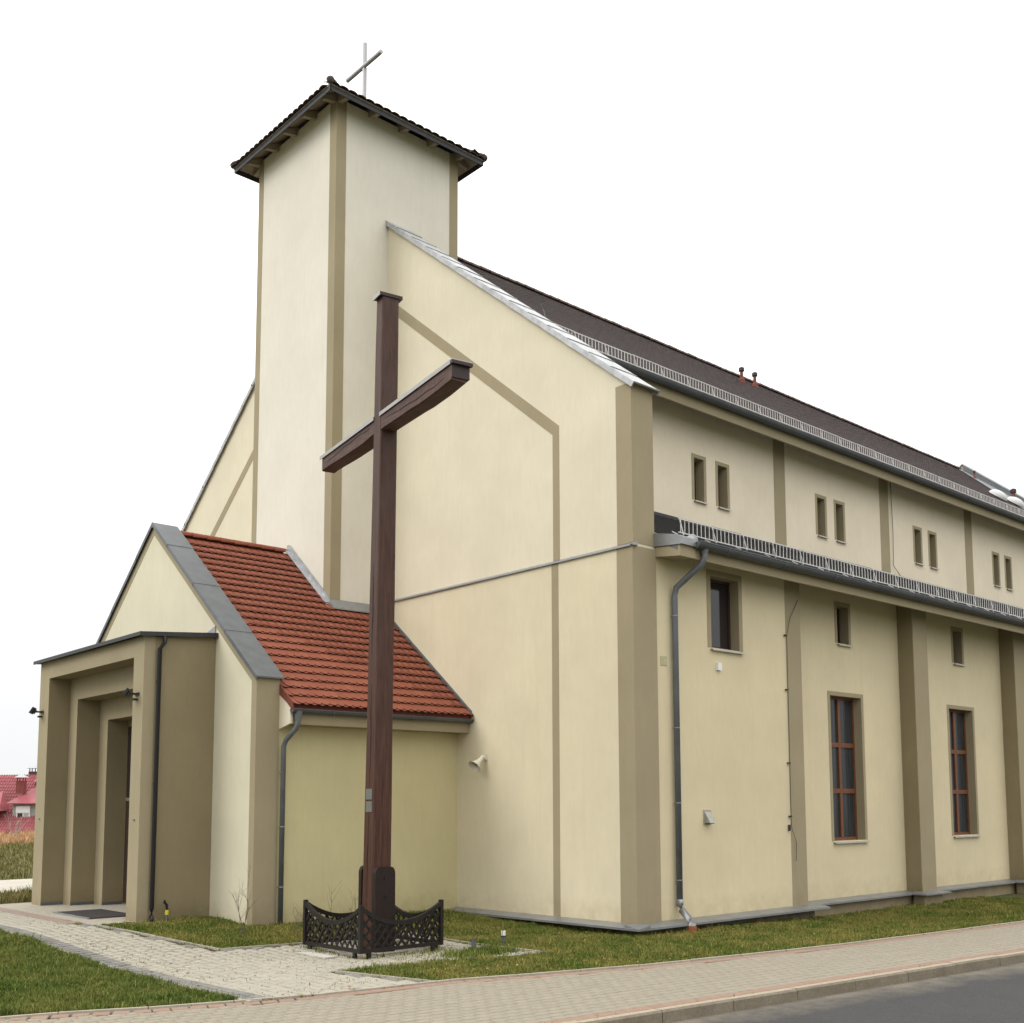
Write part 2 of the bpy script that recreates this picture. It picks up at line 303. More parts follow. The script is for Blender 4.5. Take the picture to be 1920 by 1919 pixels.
# ---- church path and cross platform
PATH = [(-8.45, -1.28), (-8.62, 3), (-8.75, 8), (-8.9, 14), (-8.9, 24), (-7.35, 24), (-7.3, 14), (-7.25, 13.2), (-7.22, 7.6), (-7.15, 7.2), (-6.85, 5.2), (-6.55, 3.4), (-5.1, 3.22), (-2.85, 3.1), (-2.72, -.52), (-6.3, .22), (-5.85, -1.72), (-7.9, -1.40)]
def inpoly(x, y, P):
    x = np.asarray(x); y = np.asarray(y); r = np.zeros(x.shape, bool); n = len(P)
    for i in range(n):
        (xa, ya), (xb, yb) = P[i], P[(i+1) % n]
        if ya == yb: continue
        c = ((ya > y) != (yb > y)) & (x < (xb-xa)*(y-ya)/(yb-ya)+xa); r ^= c
    return r
def edge_d(x, y, P):
    d = np.full(np.shape(x), 1e9)
    for i in range(len(P)):
        a = np.array(P[i]); b = np.array(P[(i+1) % len(P)]); ab = b-a; t = np.clip(((x-a[0])*ab[0]+(y-a[1])*ab[1])/(ab@ab), 0, 1)
        d = np.minimum(d, np.hypot(x-a[0]-t*ab[0], y-a[1]-t*ab[1]))
    return d
gx = np.arange(-9.1, -2.5, .1); gy = np.arange(-1.9, 24.2, .2); g = MB()
for a in gx:
    for b in gy:
        if inpoly(a+.05, b+.1, PATH): g.quad(*[(p, q, float(h(p, q))-.010) for p, q in ((a, b), (a+.1, b), (a+.1, b+.2), (a, b+.2))])
path = g.build('path', SANDD, kind='structure', label='pale block path leading to the church entrance and the wooden cross')
Lp, Lg = [], []; LEFT = PATH[:5][:5]; LEFT = LEFT + LEFT[-2:0:-1]
for r in range(0, 132):
    for k in range(0, 41):
        px = -9.1 + k*PR + random.uniform(-.003, .003); py = -1.9 + r*.2 + (.1 if k % 2 else 0) + random.uniform(-.003, .003)
        if not inpoly(px, py, PATH): continue
        d = float(edge_d(px, py, PATH)); left = px < -8.25 + (.0 if py < 3 else -.03*(py-3))
        dl = float(edge_d(px, py, LEFT)); 
        if d < .09 or dl < .26: continue
        hh = float(h(px, py)); M = T4(px, py, hh+.008+random.uniform(-.004, .004), math.pi/2+random.uniform(-.02, .02), random.uniform(-.016, .016))
        (Lg if d < .16 else Lp).append(M)
def along(P, off, step):                                            # points and headings along a line at a sideways offset
    out = []
    for (xa, ya), (xb, yb) in zip(P[:-1], P[1:]):
        L_ = math.hypot(xb-xa, yb-ya); a_ = math.atan2(yb-ya, xb-xa); n = max(1, int(L_/step+.5))
        out += [(xa+(xb-xa)*(k+.5)/n+math.sin(a_)*off, ya+(yb-ya)*(k+.5)/n-math.cos(a_)*off, a_, L_/n) for k in range(n)]
    return out
for off in (.09, .265):
    for x, y, a_, l_ in along(PATH[:5], off, .2): Lg.append(T4(x, y, float(h(x, y))+.018+random.uniform(-.002, .002), a_+random.uniform(-.02, .02), random.uniform(-.02, .02)))
pieces('path_paver', PALEPV, paver_mesh(.0955, .0705, .05, .010), np.array(Lp), path, 280, 'path_pavers')
pieces('grey_paver', GREYPV, paver_mesh(.093, .0745, .05, .011), np.array(Lg), path, 120, 'grey_pavers')
ps = MB().box(-.5, .5, -.025, .025, -.1, .018); first = True
for seg in (PATH[:5], PATH[8:15], PATH[14:17]):
    for x, y, a_, l_ in along(seg, -.0, 1.0):
        o = ps.build('edging_stone', CONC, path) if first else inst(pso, (0, 0, 0))
        if first: pso = o; first = False
        o.location = (x, y, float(h(x, y))+.004); o.rotation_euler = (0, -math.atan2(float(h(x+math.cos(a_)*.5, y+math.sin(a_)*.5)-h(x-math.cos(a_)*.5, y-math.sin(a_)*.5)), 1), a_); o.scale = (l_*.985, 1, 1)
# entrance slab and far concrete yard
g = MB(); g.box(-7.2, -4.9, 7.18, 13.5, .05, .262); g.build('entrance_slab', CONC, kind='structure', label='smooth grey concrete slab in front of the entrance')
g = MB(); g.box(-7.5, -7.25, 7.7, 13.2, .1, .268); rs = g.build('entrance_strip', flat('pink_paving', (.27, .20, .165), .92, 0, .15, 8), kind='structure', label='pinkish strip of paving in front of the entrance slab')
g = MB(); g.box(-30, 6, 16.6, 23.0, .1, .262); g.build('yard', flat('yard_concrete', (.46, .43, .37), .9, 0, .12, 1.2), kind='structure', label='pale concrete yard behind the entrance porch')

# ------------------------------------------------------------------ church
CH = thing('church', 'cream and tan rendered church with square tower, long brown roof and red tiled porch', 'church')
YC = 10.3; RS = .79
def rake(y): return 10.61 + RS*(y if y < YC else 20.6-y)            # top of the gable wall
def part(mb, name, mat, parent=CH, **k): return mb.build(name, mat, parent, **k)
gw = part(MB().extr([(0, 0, 0), (0, 20.6, 0), (0, 20.6, rake(20.6)), (0, YC, rake(YC)), (0, 0, rake(0))], (.6, 0, 0)), 'gable_wall', CREAM)
lw = part(MB().box(-.05, -.002, -.03, 20.63, .2, 7.35), 'lower_wall', plaster('plaster_lower', (.675, .605, .435), .045))
cb = MB(); cb.box(-.007, .02, -.006, .41, 7.42, rake(0)-.02); part(cb, 'corner_band', TAN)
cb = MB(); cb.box(-.057, -.03, -.036, .385, .2, 7.35); part(cb, 'corner_band', TAN)
cb = MB(); cb.box(-.010, .603, -.009, .02, 7.42, rake(0)-.03); part(cb, 'corner_band', TAN)
cb = MB(); cb.box(-.061, .603, -.040, .02, .2, 7.35); part(cb, 'corner_band', TAN)
for sgn in (0, 1):                                                  # thin painted line following the gable
    Yf = (lambda y: 20.6-y) if sgn else (lambda y: y)
    b = MB(); z0 = 10.19
    b.extr([(-.006, Yf(2.04), 7.42), (-.006, Yf(2.235), 7.42), (-.006, Yf(2.235), z0-.10), (-.006, Yf(8.29), z0-.1+RS*6.05), (-.006, Yf(8.29), z0+.05+.79*6.25), (-.006, Yf(2.04), z0+.05)], (.012, 0, 0))
    part(b, 'wall_line', TAN)
    b = MB(); b.box(-.057, -.04, *sorted((Yf(2.04), Yf(2.235))), .2, 7.35); part(b, 'wall_line', TAN)
ws = MB(); ws.extr([(-.11, 0, 7.36), (0.01, 0, 7.43), (.01, 0, 7.34), (-.11, 0, 7.335)], (0, 0, 0)); ws = MB()
for (ya, yb) in ((-.10, 8.31), (12.2, 20.7)): ws.extr([(-.095, ya, 7.362), (-.005, ya, 7.415), (-.005, ya, 7.34), (-.095, ya, 7.338)], (0, yb-ya, 0))
ws.box(-.095, .05, -.08, -.01, 7.342, 7.37); part(ws, 'wall_flashing', ZINC)
# coping on the gable: overlapping folded sheets
pr0 = MB(); a = math.atan(RS); ln = .78; pr0.box(-.07, .68, 0, ln+.05, 0, .018); pr0.box(-.085, -.06, 0, ln+.05, -.09, .018); pr0.box(.665, .69, 0, ln+.05, -.09, .018); pr0.box(-.07, .68, 0, .02, .018, .028)
cp = None; nseg = 14
for k in range(nseg):
    y = -.14 + k*ln*math.cos(a); z = rake(0) - .14*RS + k*ln*math.sin(a) + .02
    if y > 8.4: continue
    cp = pr0.build('coping_sheet', GALV, CH) if cp is None else cp
    o = cp if k == 0 else inst(cp, (0, 0, 0)); o.location = (0, y, z+random.uniform(0, .005)); o.rotation_euler = (a-.012, random.uniform(-.008, .008), 0)
for k in range(nseg):
    y = 20.74 - k*ln*math.cos(a); z = rake(0) - .14*RS + k*ln*math.sin(a) + .02
    if y < 12.3: continue
    o = inst(cp, (.6, y, z)); o.rotation_euler = (a-.022, 0, math.pi)
# ---- tower
TX0, TX1, TY0, TY1 = -1.54, 2.21, 8.31, 12.2
tw = part(MB().box(TX0, TX1, TY0, TY1, 0, 19.86), 'tower', PALE)
for (x0_, x1_, y0_, y1_) in ((TX0-.007, TX0+.01, TY0-.007, TY0+.30), (TX0-.011, TX0+.27, TY0-.011, TY0+.01), (TX0-.007, TX0+.01, TY1-.24, TY1+.007), (TX1-.27, TX1+.007, TY0-.008, TY0+.01)):
    part(MB().box(x0_, x1_, y0_, y1_, 6, 19.84), 'corner_band', TAN, tw)
oh = .5; cxT, cyT = (TX0+TX1)/2, (TY0+TY1)/2; hx = (TX1-TX0)/2+oh; hy = (TY1-TY0)/2+oh; ez = 19.70; apex = 21.05
trr = MB(); C4 = [(cxT-hx, cyT-hy), (cxT+hx, cyT-hy), (cxT+hx, cyT+hy), (cxT-hx, cyT+hy)]
for i in range(4):
    a_, b_ = C4[i], C4[(i+1) % 4]; trr.poly([(*a_, ez+.06), (*b_, ez+.06), (cxT, cyT, apex)]); trr.poly([(*b_, ez+.015), (*a_, ez+.015), (cxT, cyT, apex-.05)]); trr.quad((*a_, ez+.015), (*b_, ez+.015), (*b_, ez+.06), (*a_, ez+.06))
trf = part(trr, 'tower_roof', flat('soffit_boards', (.30, .245, .19), .85, 0, .12, 8))
# tiles round the tower eaves and on its four slopes
bt = MB(); Lb_ = .40; wv = .125
prof = [(-wv, 0), (-wv*.75, -.03), (-wv*.35, -.045), (0, -.05), (wv*.35, -.045), (wv*.75, -.03), (wv, 0), (wv, Lb_), (-wv, Lb_)]
def plate(prof, t): p = MB(); p.extr([(x, y, 0) for x, y in prof], (0, 0, t)); return p
Tt = []
for i in range(4):
    a_ = np.array(C4[i]); b_ = np.array(C4[(i+1) % 4]); L_ = np.linalg.norm(b_-a_); d_ = (b_-a_)/L_; n_ = np.array([-d_[1], d_[0]]); half = abs(n_ @ (np.array([cxT, cyT])-a_)); slope = math.atan((apex-ez-.06)/half); sl = half/math.cos(slope)
    for r in range(int(sl/.32)+1):
        s0 = r*.32 - .05; inn = s0*math.cos(slope); z = ez+.075+s0*math.sin(slope)
        t = inn*(L_/2)/half + .02
        while t < L_-inn*(L_/2)/half-.24:
            p = a_ + d_*(t+wv) + n_*inn; Tt.append(np.array(Matrix.Translation((p[0], p[1], z)) @ Matrix.Rotation(math.atan2(d_[1], d_[0]), 4, 'Z') @ Matrix.Rotation(slope-.05, 4, 'X'))); t += .25
# wavy (curved) tiles: arched plate
at = MB(); K = 6
for j in range(K+1):
    an = math.pi*j/K; x = -wv*math.cos(an); z = .045*math.sin(an)
    at.v += [(x, -.03, z), (x, Lb_, z), (x, -.03, z-.018), (x, Lb_, z-.018)]
for j in range(K): a0 = 4*j; at.f += [(a0, a0+4, a0+5, a0+1), (a0+2, a0+3, a0+7, a0+6), (a0, a0+2, a0+6, a0+4)]
Tt = np.array(Tt); pieces('roof_tile', TILE_B, at, Tt, trf, 90, 'roof_tiles')
rt = MB(); K = 8
for (y, r_, dz) in ((0, .10, 0), (.36, .08, 0)):
    for j in range(K+1): an = math.pi*j/K; rt.v.append((-r_*math.cos(an), y, r_*math.sin(an)*.9)); rt.v.append((-r_*.8*math.cos(an), y, r_*.8*math.sin(an)*.9-.01))
m_ = 2*(K+1)
for j in range(K): a0 = 2*j; rt.f += [(a0, a0+2, a0+2+m_, a0+m_), (a0+1, a0+m_+1, a0+m_+3, a0+3), (a0, a0+1, a0+3, a0+2), (a0+m_, a0+m_+2, a0+m_+3, a0+m_+1)]
RT = rt.build('ridge_tile', TILE_B, trf, smooth=False); first = True
for i in range(4):
    a_ = Vector((*C4[i], ez+.13)); b_ = Vector((cxT, cyT, apex+.06)); d_ = (b_-a_); n = int(d_.length/.34); d_.normalize()
    for k in range(n+1):
        o = RT if first else inst(RT, (0, 0, 0)); first = False
        o.location = a_ + d_*(k*.34-.02); o.rotation_euler = (math.asin(d_.z), 0, math.atan2(d_.y, d_.x)-math.pi/2)
for i in range(4):                                                  # round end tiles at the four eave corners
    a_ = Vector((*C4[i], ez+.12)); d_ = (Vector((cxT, cyT, apex))-a_).normalized(); b = MB(); b.tube([a_-d_*.1, a_-d_*.06, a_+d_*.02], [.04, .085, .085], 10); part(b, 'end_tile', TILE_B, trf)
# eaves timber: rafters and thin fascia
RAF = flat('rafter_paint', (.30, .25, .19), .8, 0, .12, 9)
for i in range(4):
    a_ = np.array(C4[i]); b_ = np.array(C4[(i+1) % 4]); L_ = np.linalg.norm(b_-a_); d_ = (b_-a_)/L_; n_ = np.array([-d_[1], d_[0]])
    ang = math.atan2(d_[1], d_[0]); pit = math.atan((apex-ez-.06)/abs(n_ @ (np.array([cxT, cyT])-a_)))
    for k in range(5):
        t = oh+.06 + (L_-2*oh-.12)*k/4; p = a_+d_*t
        b = MB(); MM = Matrix.Translation((p[0], p[1], ez)) @ Matrix.Rotation(ang, 4, 'Z') @ Matrix.Rotation(pit, 4, 'X')
        b.extr([tuple(MM @ Vector(q)) for q in ((-.055, .10, -.003), (-.055, .70, -.003), (-.055, .70, -.22), (-.055, .42, -.20), (-.055, .10, -.10))], tuple((MM.to_3x3() @ Vector((.11, 0, 0))))); part(b, 'rafter', RAF, trf)
    b = MB(); MM = Matrix.Translation((a_[0], a_[1], ez)) @ Matrix.Rotation(ang, 4, 'Z'); b.box(.006, L_-.006, .006, .030, -.11, .07, MM); part(b, 'fascia', EAVED, trf)
b = MB(); X_ = .5; b.box(X_-.045, X_+.045, cyT-.045, cyT+.045, 20.8, 22.60); tc_ = part(b, 'roof_cross', STEEL)
b = MB(); b.box(X_-.045, X_+.045, cyT-.045, cyT+.045, 22.69, 23.33); part(b, 'upper_bar', STEEL, tc_)
b = MB(); b.tube([(X_-.02, cyT-.84, 22.64), (X_-.02, cyT+.84, 22.64)], .058, 10); part(b, 'cross_bar', STEEL, tc_)
# ---- nave: upper wall, aisle walls
D = 5.72; XE = 34.3
uph = [(6.87+D*k+dx+.10, 7.47+D*k+dx-.10, 10.44, 11.59) for k in range(-1, 5) for dx in (0, 1.0)]
part(MB().sheet('y', 4.24, .6, XE, 7, 13.34, uph), 'upper_wall', CLER)
part(MB().box(.62, XE, 4.6, 16.3, 7, 12.6), 'upper_core', CREAM)
for k in range(0, 5): part(MB().box(4.81+D*k, 5.35+D*k, 4.232, 4.26, 9.5, 13.31), 'wall_strip', TAN)
bay1 = (2.30, 3.22, 5.6, 7.09)
part(MB().sheet('y', 0., .6, 5.45, .2, 7.52, [bay1]), 'aisle_wall', YELLOW)
part(MB().quad((5.45, 0, .2), (5.45, .44, .2), (5.45, .44, 7.72), (5.45, 0, 7.52)), 'aisle_wall_end', BROWN)
small = [(7.60+D*k, 8.09+D*k, 6.25, 7.16) for k in range(5)]; tall = [(7.20+D*k, 8.54+D*k, 1.55, 4.97) for k in range(5)]
part(MB().sheet('y', .43, 5.45, XE, .2, 7.74, small+tall), 'aisle_wall', YELLOW)
part(MB().box(4.88, 5.44, -.007, .02, .2, 7.50), 'wall_strip', TAN)
part(MB().box(.65, XE-.1, .95, 4.2, .1, 7.6), 'aisle_core', BROWN)
for k in range(1, 6):
    x = 4.66 + D*k
    if x > XE-1: continue
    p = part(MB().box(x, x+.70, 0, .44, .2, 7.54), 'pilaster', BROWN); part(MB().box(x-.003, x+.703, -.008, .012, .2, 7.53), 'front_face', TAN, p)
# ---- windows
def win(y, hx0, hx1, z0, z1, depth, kind, bw=.10, glass=GLASS, frame=ORANGE, nx=1, nz=1):
    s = MB()
    for q in ((hx0-bw, hx0, z0-.0, z1+bw), (hx1, hx1+bw, z0-.0, z1+bw), (hx0, hx1, z1, z1+bw)): s.box(q[0], q[1], y-.008, y+.02, q[2], q[3])
    s.box(hx0-.02, hx0-.001, y+.015, y+depth, z0, z1); s.box(hx1+.001, hx1+.02, y+.015, y+depth, z0, z1); s.box(hx0, hx1, y+.015, y+depth, z1+.001, z1+.02); s.box(hx0, hx1, y+.015, y+depth, z0-.02, z0-.001)
    wn = part(s, 'window', TAN)
    fw = .055; f = MB(); yd = y+depth-.06
    f.box(hx0, hx0+fw, yd, yd+.07, z0, z1); f.box(hx1-fw, hx1, yd, yd+.07, z0, z1); f.box(hx0+fw, hx1-fw, yd, yd+.07, z1-fw, z1); f.box(hx0+fw, hx1-fw, yd, yd+.07, z0, z0+fw*1.3)
    part(f, 'window_frame', frame, wn)
    X0, X1, Z0, Z1 = hx0+fw, hx1-fw, z0+fw*1.3, z1-fw; mw = .05
    wx = (X1-X0)/nx; wz = (Z1-Z0)/nz
    for i in range(1, nx): part(MB().box(X0+wx*i-mw, X0+wx*i+mw, yd-.012, yd+.05, Z0, Z1), 'mullion', frame, wn)
    for j in range(1, nz):
        for i in range(nx): part(MB().box(X0+wx*i+(mw if i else 0), X0+wx*(i+1)-(mw if i < nx-1 else 0), yd-.008, yd+.05, Z0+wz*j-.055, Z0+wz*j+.055), 'transom', frame, wn)
    for i in range(nx):
        for j in range(nz): part(MB().box(X0+wx*i+.002, X0+wx*(i+1)-.002, yd+.03, yd+.036, Z0+wz*j+.002, Z0+wz*(j+1)-.002), 'pane', glass, wn)
    sl = MB(); sl.extr([(hx0-.03, y+depth, z0+.005), (hx0-.03, y-.075, z0-.028), (hx0-.03, y-.075, z0-.062), (hx0-.03, y-.06, z0-.062), (hx0-.03, y-.06, z0-.04), (hx0-.03, y+depth, z0-.012)], (hx1-hx0+.06+bw*.6, 0, 0)); part(sl, 'sill', SILL, wn)
    return wn
for q in uph:
    if q[0] > 5: win(4.24, q[0], q[1], q[2], q[3], .34, 'upper', glass=GLASS2, frame=FRAMED)
win(0., *bay1, .28, 'bay', bw=.12, glass=GLASS2, frame=FRAMED)
for q in small: win(.43, *q, .30, 'small', glass=GLASS2, frame=FRAMED)
for q in tall: win(.43, *q, .27, 'tall', nx=2, nz=3)
# ---- main eaves and roof
part(MB().box(.62, XE, 3.50, 3.56, 12.52, 12.80), 'fascia', TAN)
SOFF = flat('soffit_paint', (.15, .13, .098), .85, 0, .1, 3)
def halfpipe(x0_, x1_, y, z, r, K=10):
    b = MB()
    for x in (x0_, x1_):
        for j in range(K+1): an = math.pi+math.pi*j/K; b.v.append((x, y+r*math.cos(an), z+r*math.sin(an)))
    b.f += [(j, j+1, K+2+j, K+1+j) for j in range(K)]
    i = len(b.v)
    for x in (x0_, x1_): b.poly([(x, y+r*math.cos(math.pi+math.pi*j/K), z+r*math.sin(math.pi+math.pi*j/K)) for j in range(K+1)])
    b.tube([(x0_, y-r, z), (x1_, y-r, z)], .012, 6); return b
part(MB().box(.62, XE, 3.47, 3.60, 12.80, 12.90), 'eave_board', ZINCD)
zr = 12.95
def roofz(y): return zr + .772*(y-3.5)
main = MB(); pts = [(.6, 3.45, roofz(3.45)), (.6, YC, roofz(YC)), (.6, 17.15, roofz(3.45)), (.6, 17.15, roofz(3.45)-.12), (.6, YC, roofz(YC)-.12), (.6, 3.45, roofz(3.45)-.12)]
main.extr(pts, (XE-.6, 0, 0)); mr_ = part(main, 'roof', TILE_B)
GUTM = flat('gutter_zinc', (.095, .10, .108), .5, .3, .15, 3)
def gutter(name, x0_, x1_, y, z, r, parent, n=6):
    gt = halfpipe(x0_, x1_, y, z, r).build(name, GUTM, parent, smooth=False); kx = x0_+.9
    while kx < x1_: part(MB().tube([(kx, y+r*1.04*math.cos(math.pi+math.pi*j/8), z+r*1.04*math.sin(math.pi+math.pi*j/8)) for j in range(9)], .011, 5), 'gutter_hook', PIPE, gt); kx += 1.9
    return gt
part(MB().extr([(.62, 3.56, 12.78), (.62, 4.24, 13.32), (.62, 4.24, 13.36), (.62, 3.56, 12.82)], (XE-.62, 0, 0)), 'soffit', SOFF)
gutter('gutter', .68, XE, 3.37, 12.88, .115, CH)
# brown tiles, courses from eave to ridge
ang = math.atan(.772); beav = [(-.088, 0), (-.08, -.035), (-.055, -.06), (-.02, -.075), (.02, -.075), (.055, -.06), (.08, -.035), (.088, 0), (.088, .34), (-.088, .34)]
bp = plate(beav, .016); simple = plate([(-.091, 0), (-.05, -.03), (.05, -.03), (.091, 0), (.091, .34), (-.091, .34)], .020)
Tm = []; slen = (YC-3.42)/math.cos(ang); nr = int(slen/.30)
for r in range(nr+1):
    s = r*.30+.02; y = 3.44+s*math.cos(ang); z = roofz(3.44)+s*math.sin(ang)+.03
    for k in range(int((XE-.75)/.182)):
        Tm.append(np.array(Matrix.Translation((.72+k*.182+(.09 if r % 2 else 0), y, z+random.uniform(-.001, .002))) @ Matrix.Rotation(ang-.06, 4, 'X')))
bulk('roof_tiles', TILE_B, simple.v, simple.f, np.array(Tm), mr_)
first = True
for k in range(int((XE-.7)/.35)):
    o = rt.build('ridge_tile', tilemat('ridge_clay', [(.10, .068, .062), (.13, .088, .08)], .75), mr_) if first else inst(o0, (0, 0, 0))
    if first: o0 = o; first = False
    o.location = (.7+k*.35, YC, roofz(YC)-.015+random.uniform(-.008, .008)); o.rotation_euler = (.075, 0, -math.pi/2); o.scale = (1.75, 1, 1.5)
def guard(parent, name, y, z, x0_, n, step, hgt, nb):
    p = MB(); p.box(0, step, -.006, .006, hgt-.010, hgt+.010); p.box(0, step, -.006, .006, -.010, .010)
    for i in range(nb): xx = step*(i+.5)/nb; p.box(xx-.0065, xx+.0065, -.005, .005, .012, hgt-.012)
    br = MB(); br.extr([(.0, -.012, hgt), (.0, -.03, hgt), (.07, -.07, -.06), (.07, -.05, -.06)], (.013, 0, 0)); br.extr([(-.006, .02, -.03), (-.006, .16, .05), (-.006, .17, .035), (-.006, .03, -.045)], (.012, 0, 0))
    P0 = p.build(name, STEELG, parent); B0 = br.build('bracket', STEELG, P0)
    for k in range(n):
        o = P0 if k == 0 else P0.copy()
        if k: COL.objects.link(o); o.parent = parent; b = B0.copy(); COL.objects.link(b); b.parent = o
        o.location = (x0_+k*step, y, z+random.uniform(-.006, .006)); o.rotation_euler = (random.uniform(-.03, .03), random.uniform(-.004, .004), 0)
STEELG = flat('guard_steel', (.62, .61, .59), .55, .2, .12, 9)
guard(CH, 'snow_guard', 3.60, 13.12, .95, 33, 1.0, .24, 9)
# ---- aisle roof
ZA = 9.74; ar = MB(); ar.extr([(.6, -.60, 7.40), (.6, 4.24, ZA), (.6, 4.24, ZA-.14), (.6, -.60, 7.26)], (XE-.6, 0, 0)); arf = part(ar, 'aisle_roof', flat('aisle_sheet', (.14, .143, .145), .55, .3, .15, 3))
aa = math.atan(2.2/4.84); sb = MB()
for k in range(int((XE-.9)/.26)):
    x = .9+k*.26; sb.extr([(x, -.60, 7.40), (x, 4.23, ZA), (x, 4.23, ZA+.032), (x, -.60, 7.432)], (.03, 0, 0))
part(sb, 'standing_seams', EAVED, arf, kind='stuff')
part(MB().box(.61, XE, 4.12, 4.238, ZA-.08, ZA+.05), 'roof_flashing', EAVED, arf)
part(MB().box(1.05, XE, -.62, -.56, 7.15, 7.38), 'fascia', TAN)
part(MB().extr([(.604, 0.0, 7.22), (.604, 0, 7.40), (.604, -.66, 7.36), (.604, -.66, 7.14)], (.45, 0, 0)), 'fascia', TAN)
part(MB().extr([(1.06, -.56, 7.29), (1.06, .43, 7.76), (1.06, .43, 7.80), (1.06, -.56, 7.33)], (XE-1.06, 0, 0)), 'soffit', SOFF)
rk = MB(); rk.extr([(.575, .05, 7.42), (.575, .05, 7.70), (.575, -.60, 7.56), (.575, -.72, 7.50), (.575, -.72, 7.36), (.575, -.66, 7.36)], (.44, 0, 0)); part(rk, 'verge_sheet', ZINC)
gutter('gutter', 1.0, XE, -.72, 7.45, .12, CH)
guard(CH, 'snow_guard', -.42, 7.68, .85, 33, 1.0, .27, 8)
# ---- plinth and sloped zinc ledges
def ledge(x0_, x1_, yw, outd, zt, name='plinth_ledge'):
    b = MB(); b.extr([(x0_, yw, zt+.02), (x0_, yw-outd, zt-.035), (x0_, yw-outd, zt-.075), (x0_, yw-outd+.02, zt-.075), (x0_, yw, zt-.03)], (x1_-x0_, 0, 0)); part(b, name, ZINC)
ledge(-.36, 5.78, -.002, .34, .215); ledge(5.79, XE, .43, .30, .225)
for k in range(1, 6):
    x = 4.66+D*k
    if x < XE-1:
        b = MB(); b.extr([(x-.05, 0, .236), (x-.26, -.27, .185), (x+.96, -.27, .185), (x+.75, 0, .236)], (0, 0, -.03)); b.extr([(x-.05, .0, .236), (x-.05, .2, .236), (x-.26, .2, .185), (x-.26, -.27, .185)], (0, 0, -.03)); b.extr([(x+.75, .0, .236), (x+.96, -.27, .185), (x+.96, .2, .185), (x+.75, .2, .236)], (0, 0, -.03)); part(b, 'plinth_ledge', ZINC)
        part(MB().box(x-.10, x+.80, -.10, .2, -.35, .19), 'plinth', TAN)
b = MB(); b.extr([(-.05, -.36, .235), (-.38, -.36, .185), (-.38, -.36, .145), (-.36, -.36, .145), (-.05, -.36, .19)], (0, 5.70, 0)); part(b, 'plinth_ledge', ZINC)
part(MB().box(.0, 5.6, -.06, 3, -.4, .2), 'plinth', SOILD := flat('dark_plinth', (.16, .135, .09), .95, 0, .25, 5, .2)); part(MB().box(5.4, XE, .28, 3, -.4, .2), 'plinth', TAN)
part(MB().box(-.02, .5, -.05, 20.5, -.2, .2), 'plinth', SOILD)
# far side and far end of the nave
part(MB().box(.62, XE, 16.3, 16.36, 7, 12.65), 'upper_wall', CLER); part(MB().box(.62, XE, 17.0, 20.5, 0, 7.2), 'north_aisle', CREAM); part(MB().extr([(.6, 21.1, 7.40), (.6, 16.36, 9.60), (.6, 16.36, 9.46), (.6, 21.1, 7.26)], (XE-.6, 0, 0)), 'aisle_roof', ZINCD)
ge = MB(); ge.extr([(XE, -.1, 0), (XE, 20.7, 0), (XE, 20.7, 10.3), (XE, YC, 18.50), (XE, -.1, 10.3)], (.45, 0, 0)); part(ge, 'end_gable', CREAM)
b = MB(); b.extr([(XE-.02, 3.3, 12.6), (XE-.02, YC, 18.0), (XE-.02, YC, 18.52), (XE-.02, -.1, 10.33), (XE-.02, -.1, 10.0), (XE-.02, 3.2, 12.6)], (.015, 0, 0)); part(b, 'gable_cladding', ZINCD)
b = MB(); b.extr([(XE-.06, -.15, 10.30), (XE-.06, YC, 18.53), (XE-.06, 20.75, 10.30), (XE-.06, 20.75, 10.36), (XE-.06, YC, 18.59), (XE-.06, -.15, 10.36)], (.57, 0, 0)); part(b, 'gable_coping', ZINC)
b = MB(); b.extr([(XE-6.0, 3.45, roofz(3.45)+.07), (XE-.02, 3.45, roofz(3.45)+.07), (XE-.02, YC-.3, roofz(YC-.3)+.07), (XE-.9, YC-.3, roofz(YC-.3)+.07)], (0, 0, .01)); part(b, 'valley_sheet', ZINCD, mr_)
# roof vents and white domes
vb = MB(); vb.tube([(0, 0, -.25), (0, 0, 0), (0, 0, .06), (0, 0, .36)], [.16, .13, .07, .06], 10); vcap = MB().tube([(0, 0, .34), (0, 0, .46), (0, 0, .50)], [.11, .11, .05], 12)
V0 = vb.build('vent_pipe', CLAYD, mr_); Vc = vcap.build('vent_cap', EAVED, V0)
for k, (x, y) in enumerate(((15.9, 9.35), (16.95, 9.55), (30.6, 6.25), (33.2, 9.2))):
    o = V0 if k == 0 else V0.copy()
    if k: COL.objects.link(o); c = Vc.copy(); COL.objects.link(c); c.parent = o
    o.location = (x, y, roofz(y)+.12); sc_ = (.92, .92, 1.15, .6)[k]; o.scale = (sc_, sc_, sc_)
dm = MB(); K = 14; R1 = 6
for i in range(R1+1):
    for j in range(K): an = 2*math.pi*j/K; ph = math.pi/2*i/R1; dm.v.append((.42*math.cos(ph)*math.cos(an), .42*math.cos(ph)*math.sin(an), .24*math.sin(ph)))
for i in range(R1):
    for j in range(K): a0 = i*K+j; a1 = i*K+(j+1) % K; dm.f.append((a0, a1, a1+K, a0+K))
d0 = dm.build('dome_light', flat('dome_plastic', (.50, .50, .50), .4, 0, .05), mr_, smooth=True)
for k, (x, y) in enumerate(((28.9, 6.15), (30.5, 6.15), (32.0, 6.15))): o = d0 if k == 0 else inst(d0, (0, 0, 0)); o.location = (x, y, roofz(y)+.1); o.rotation_euler = (ang, 0, 0)
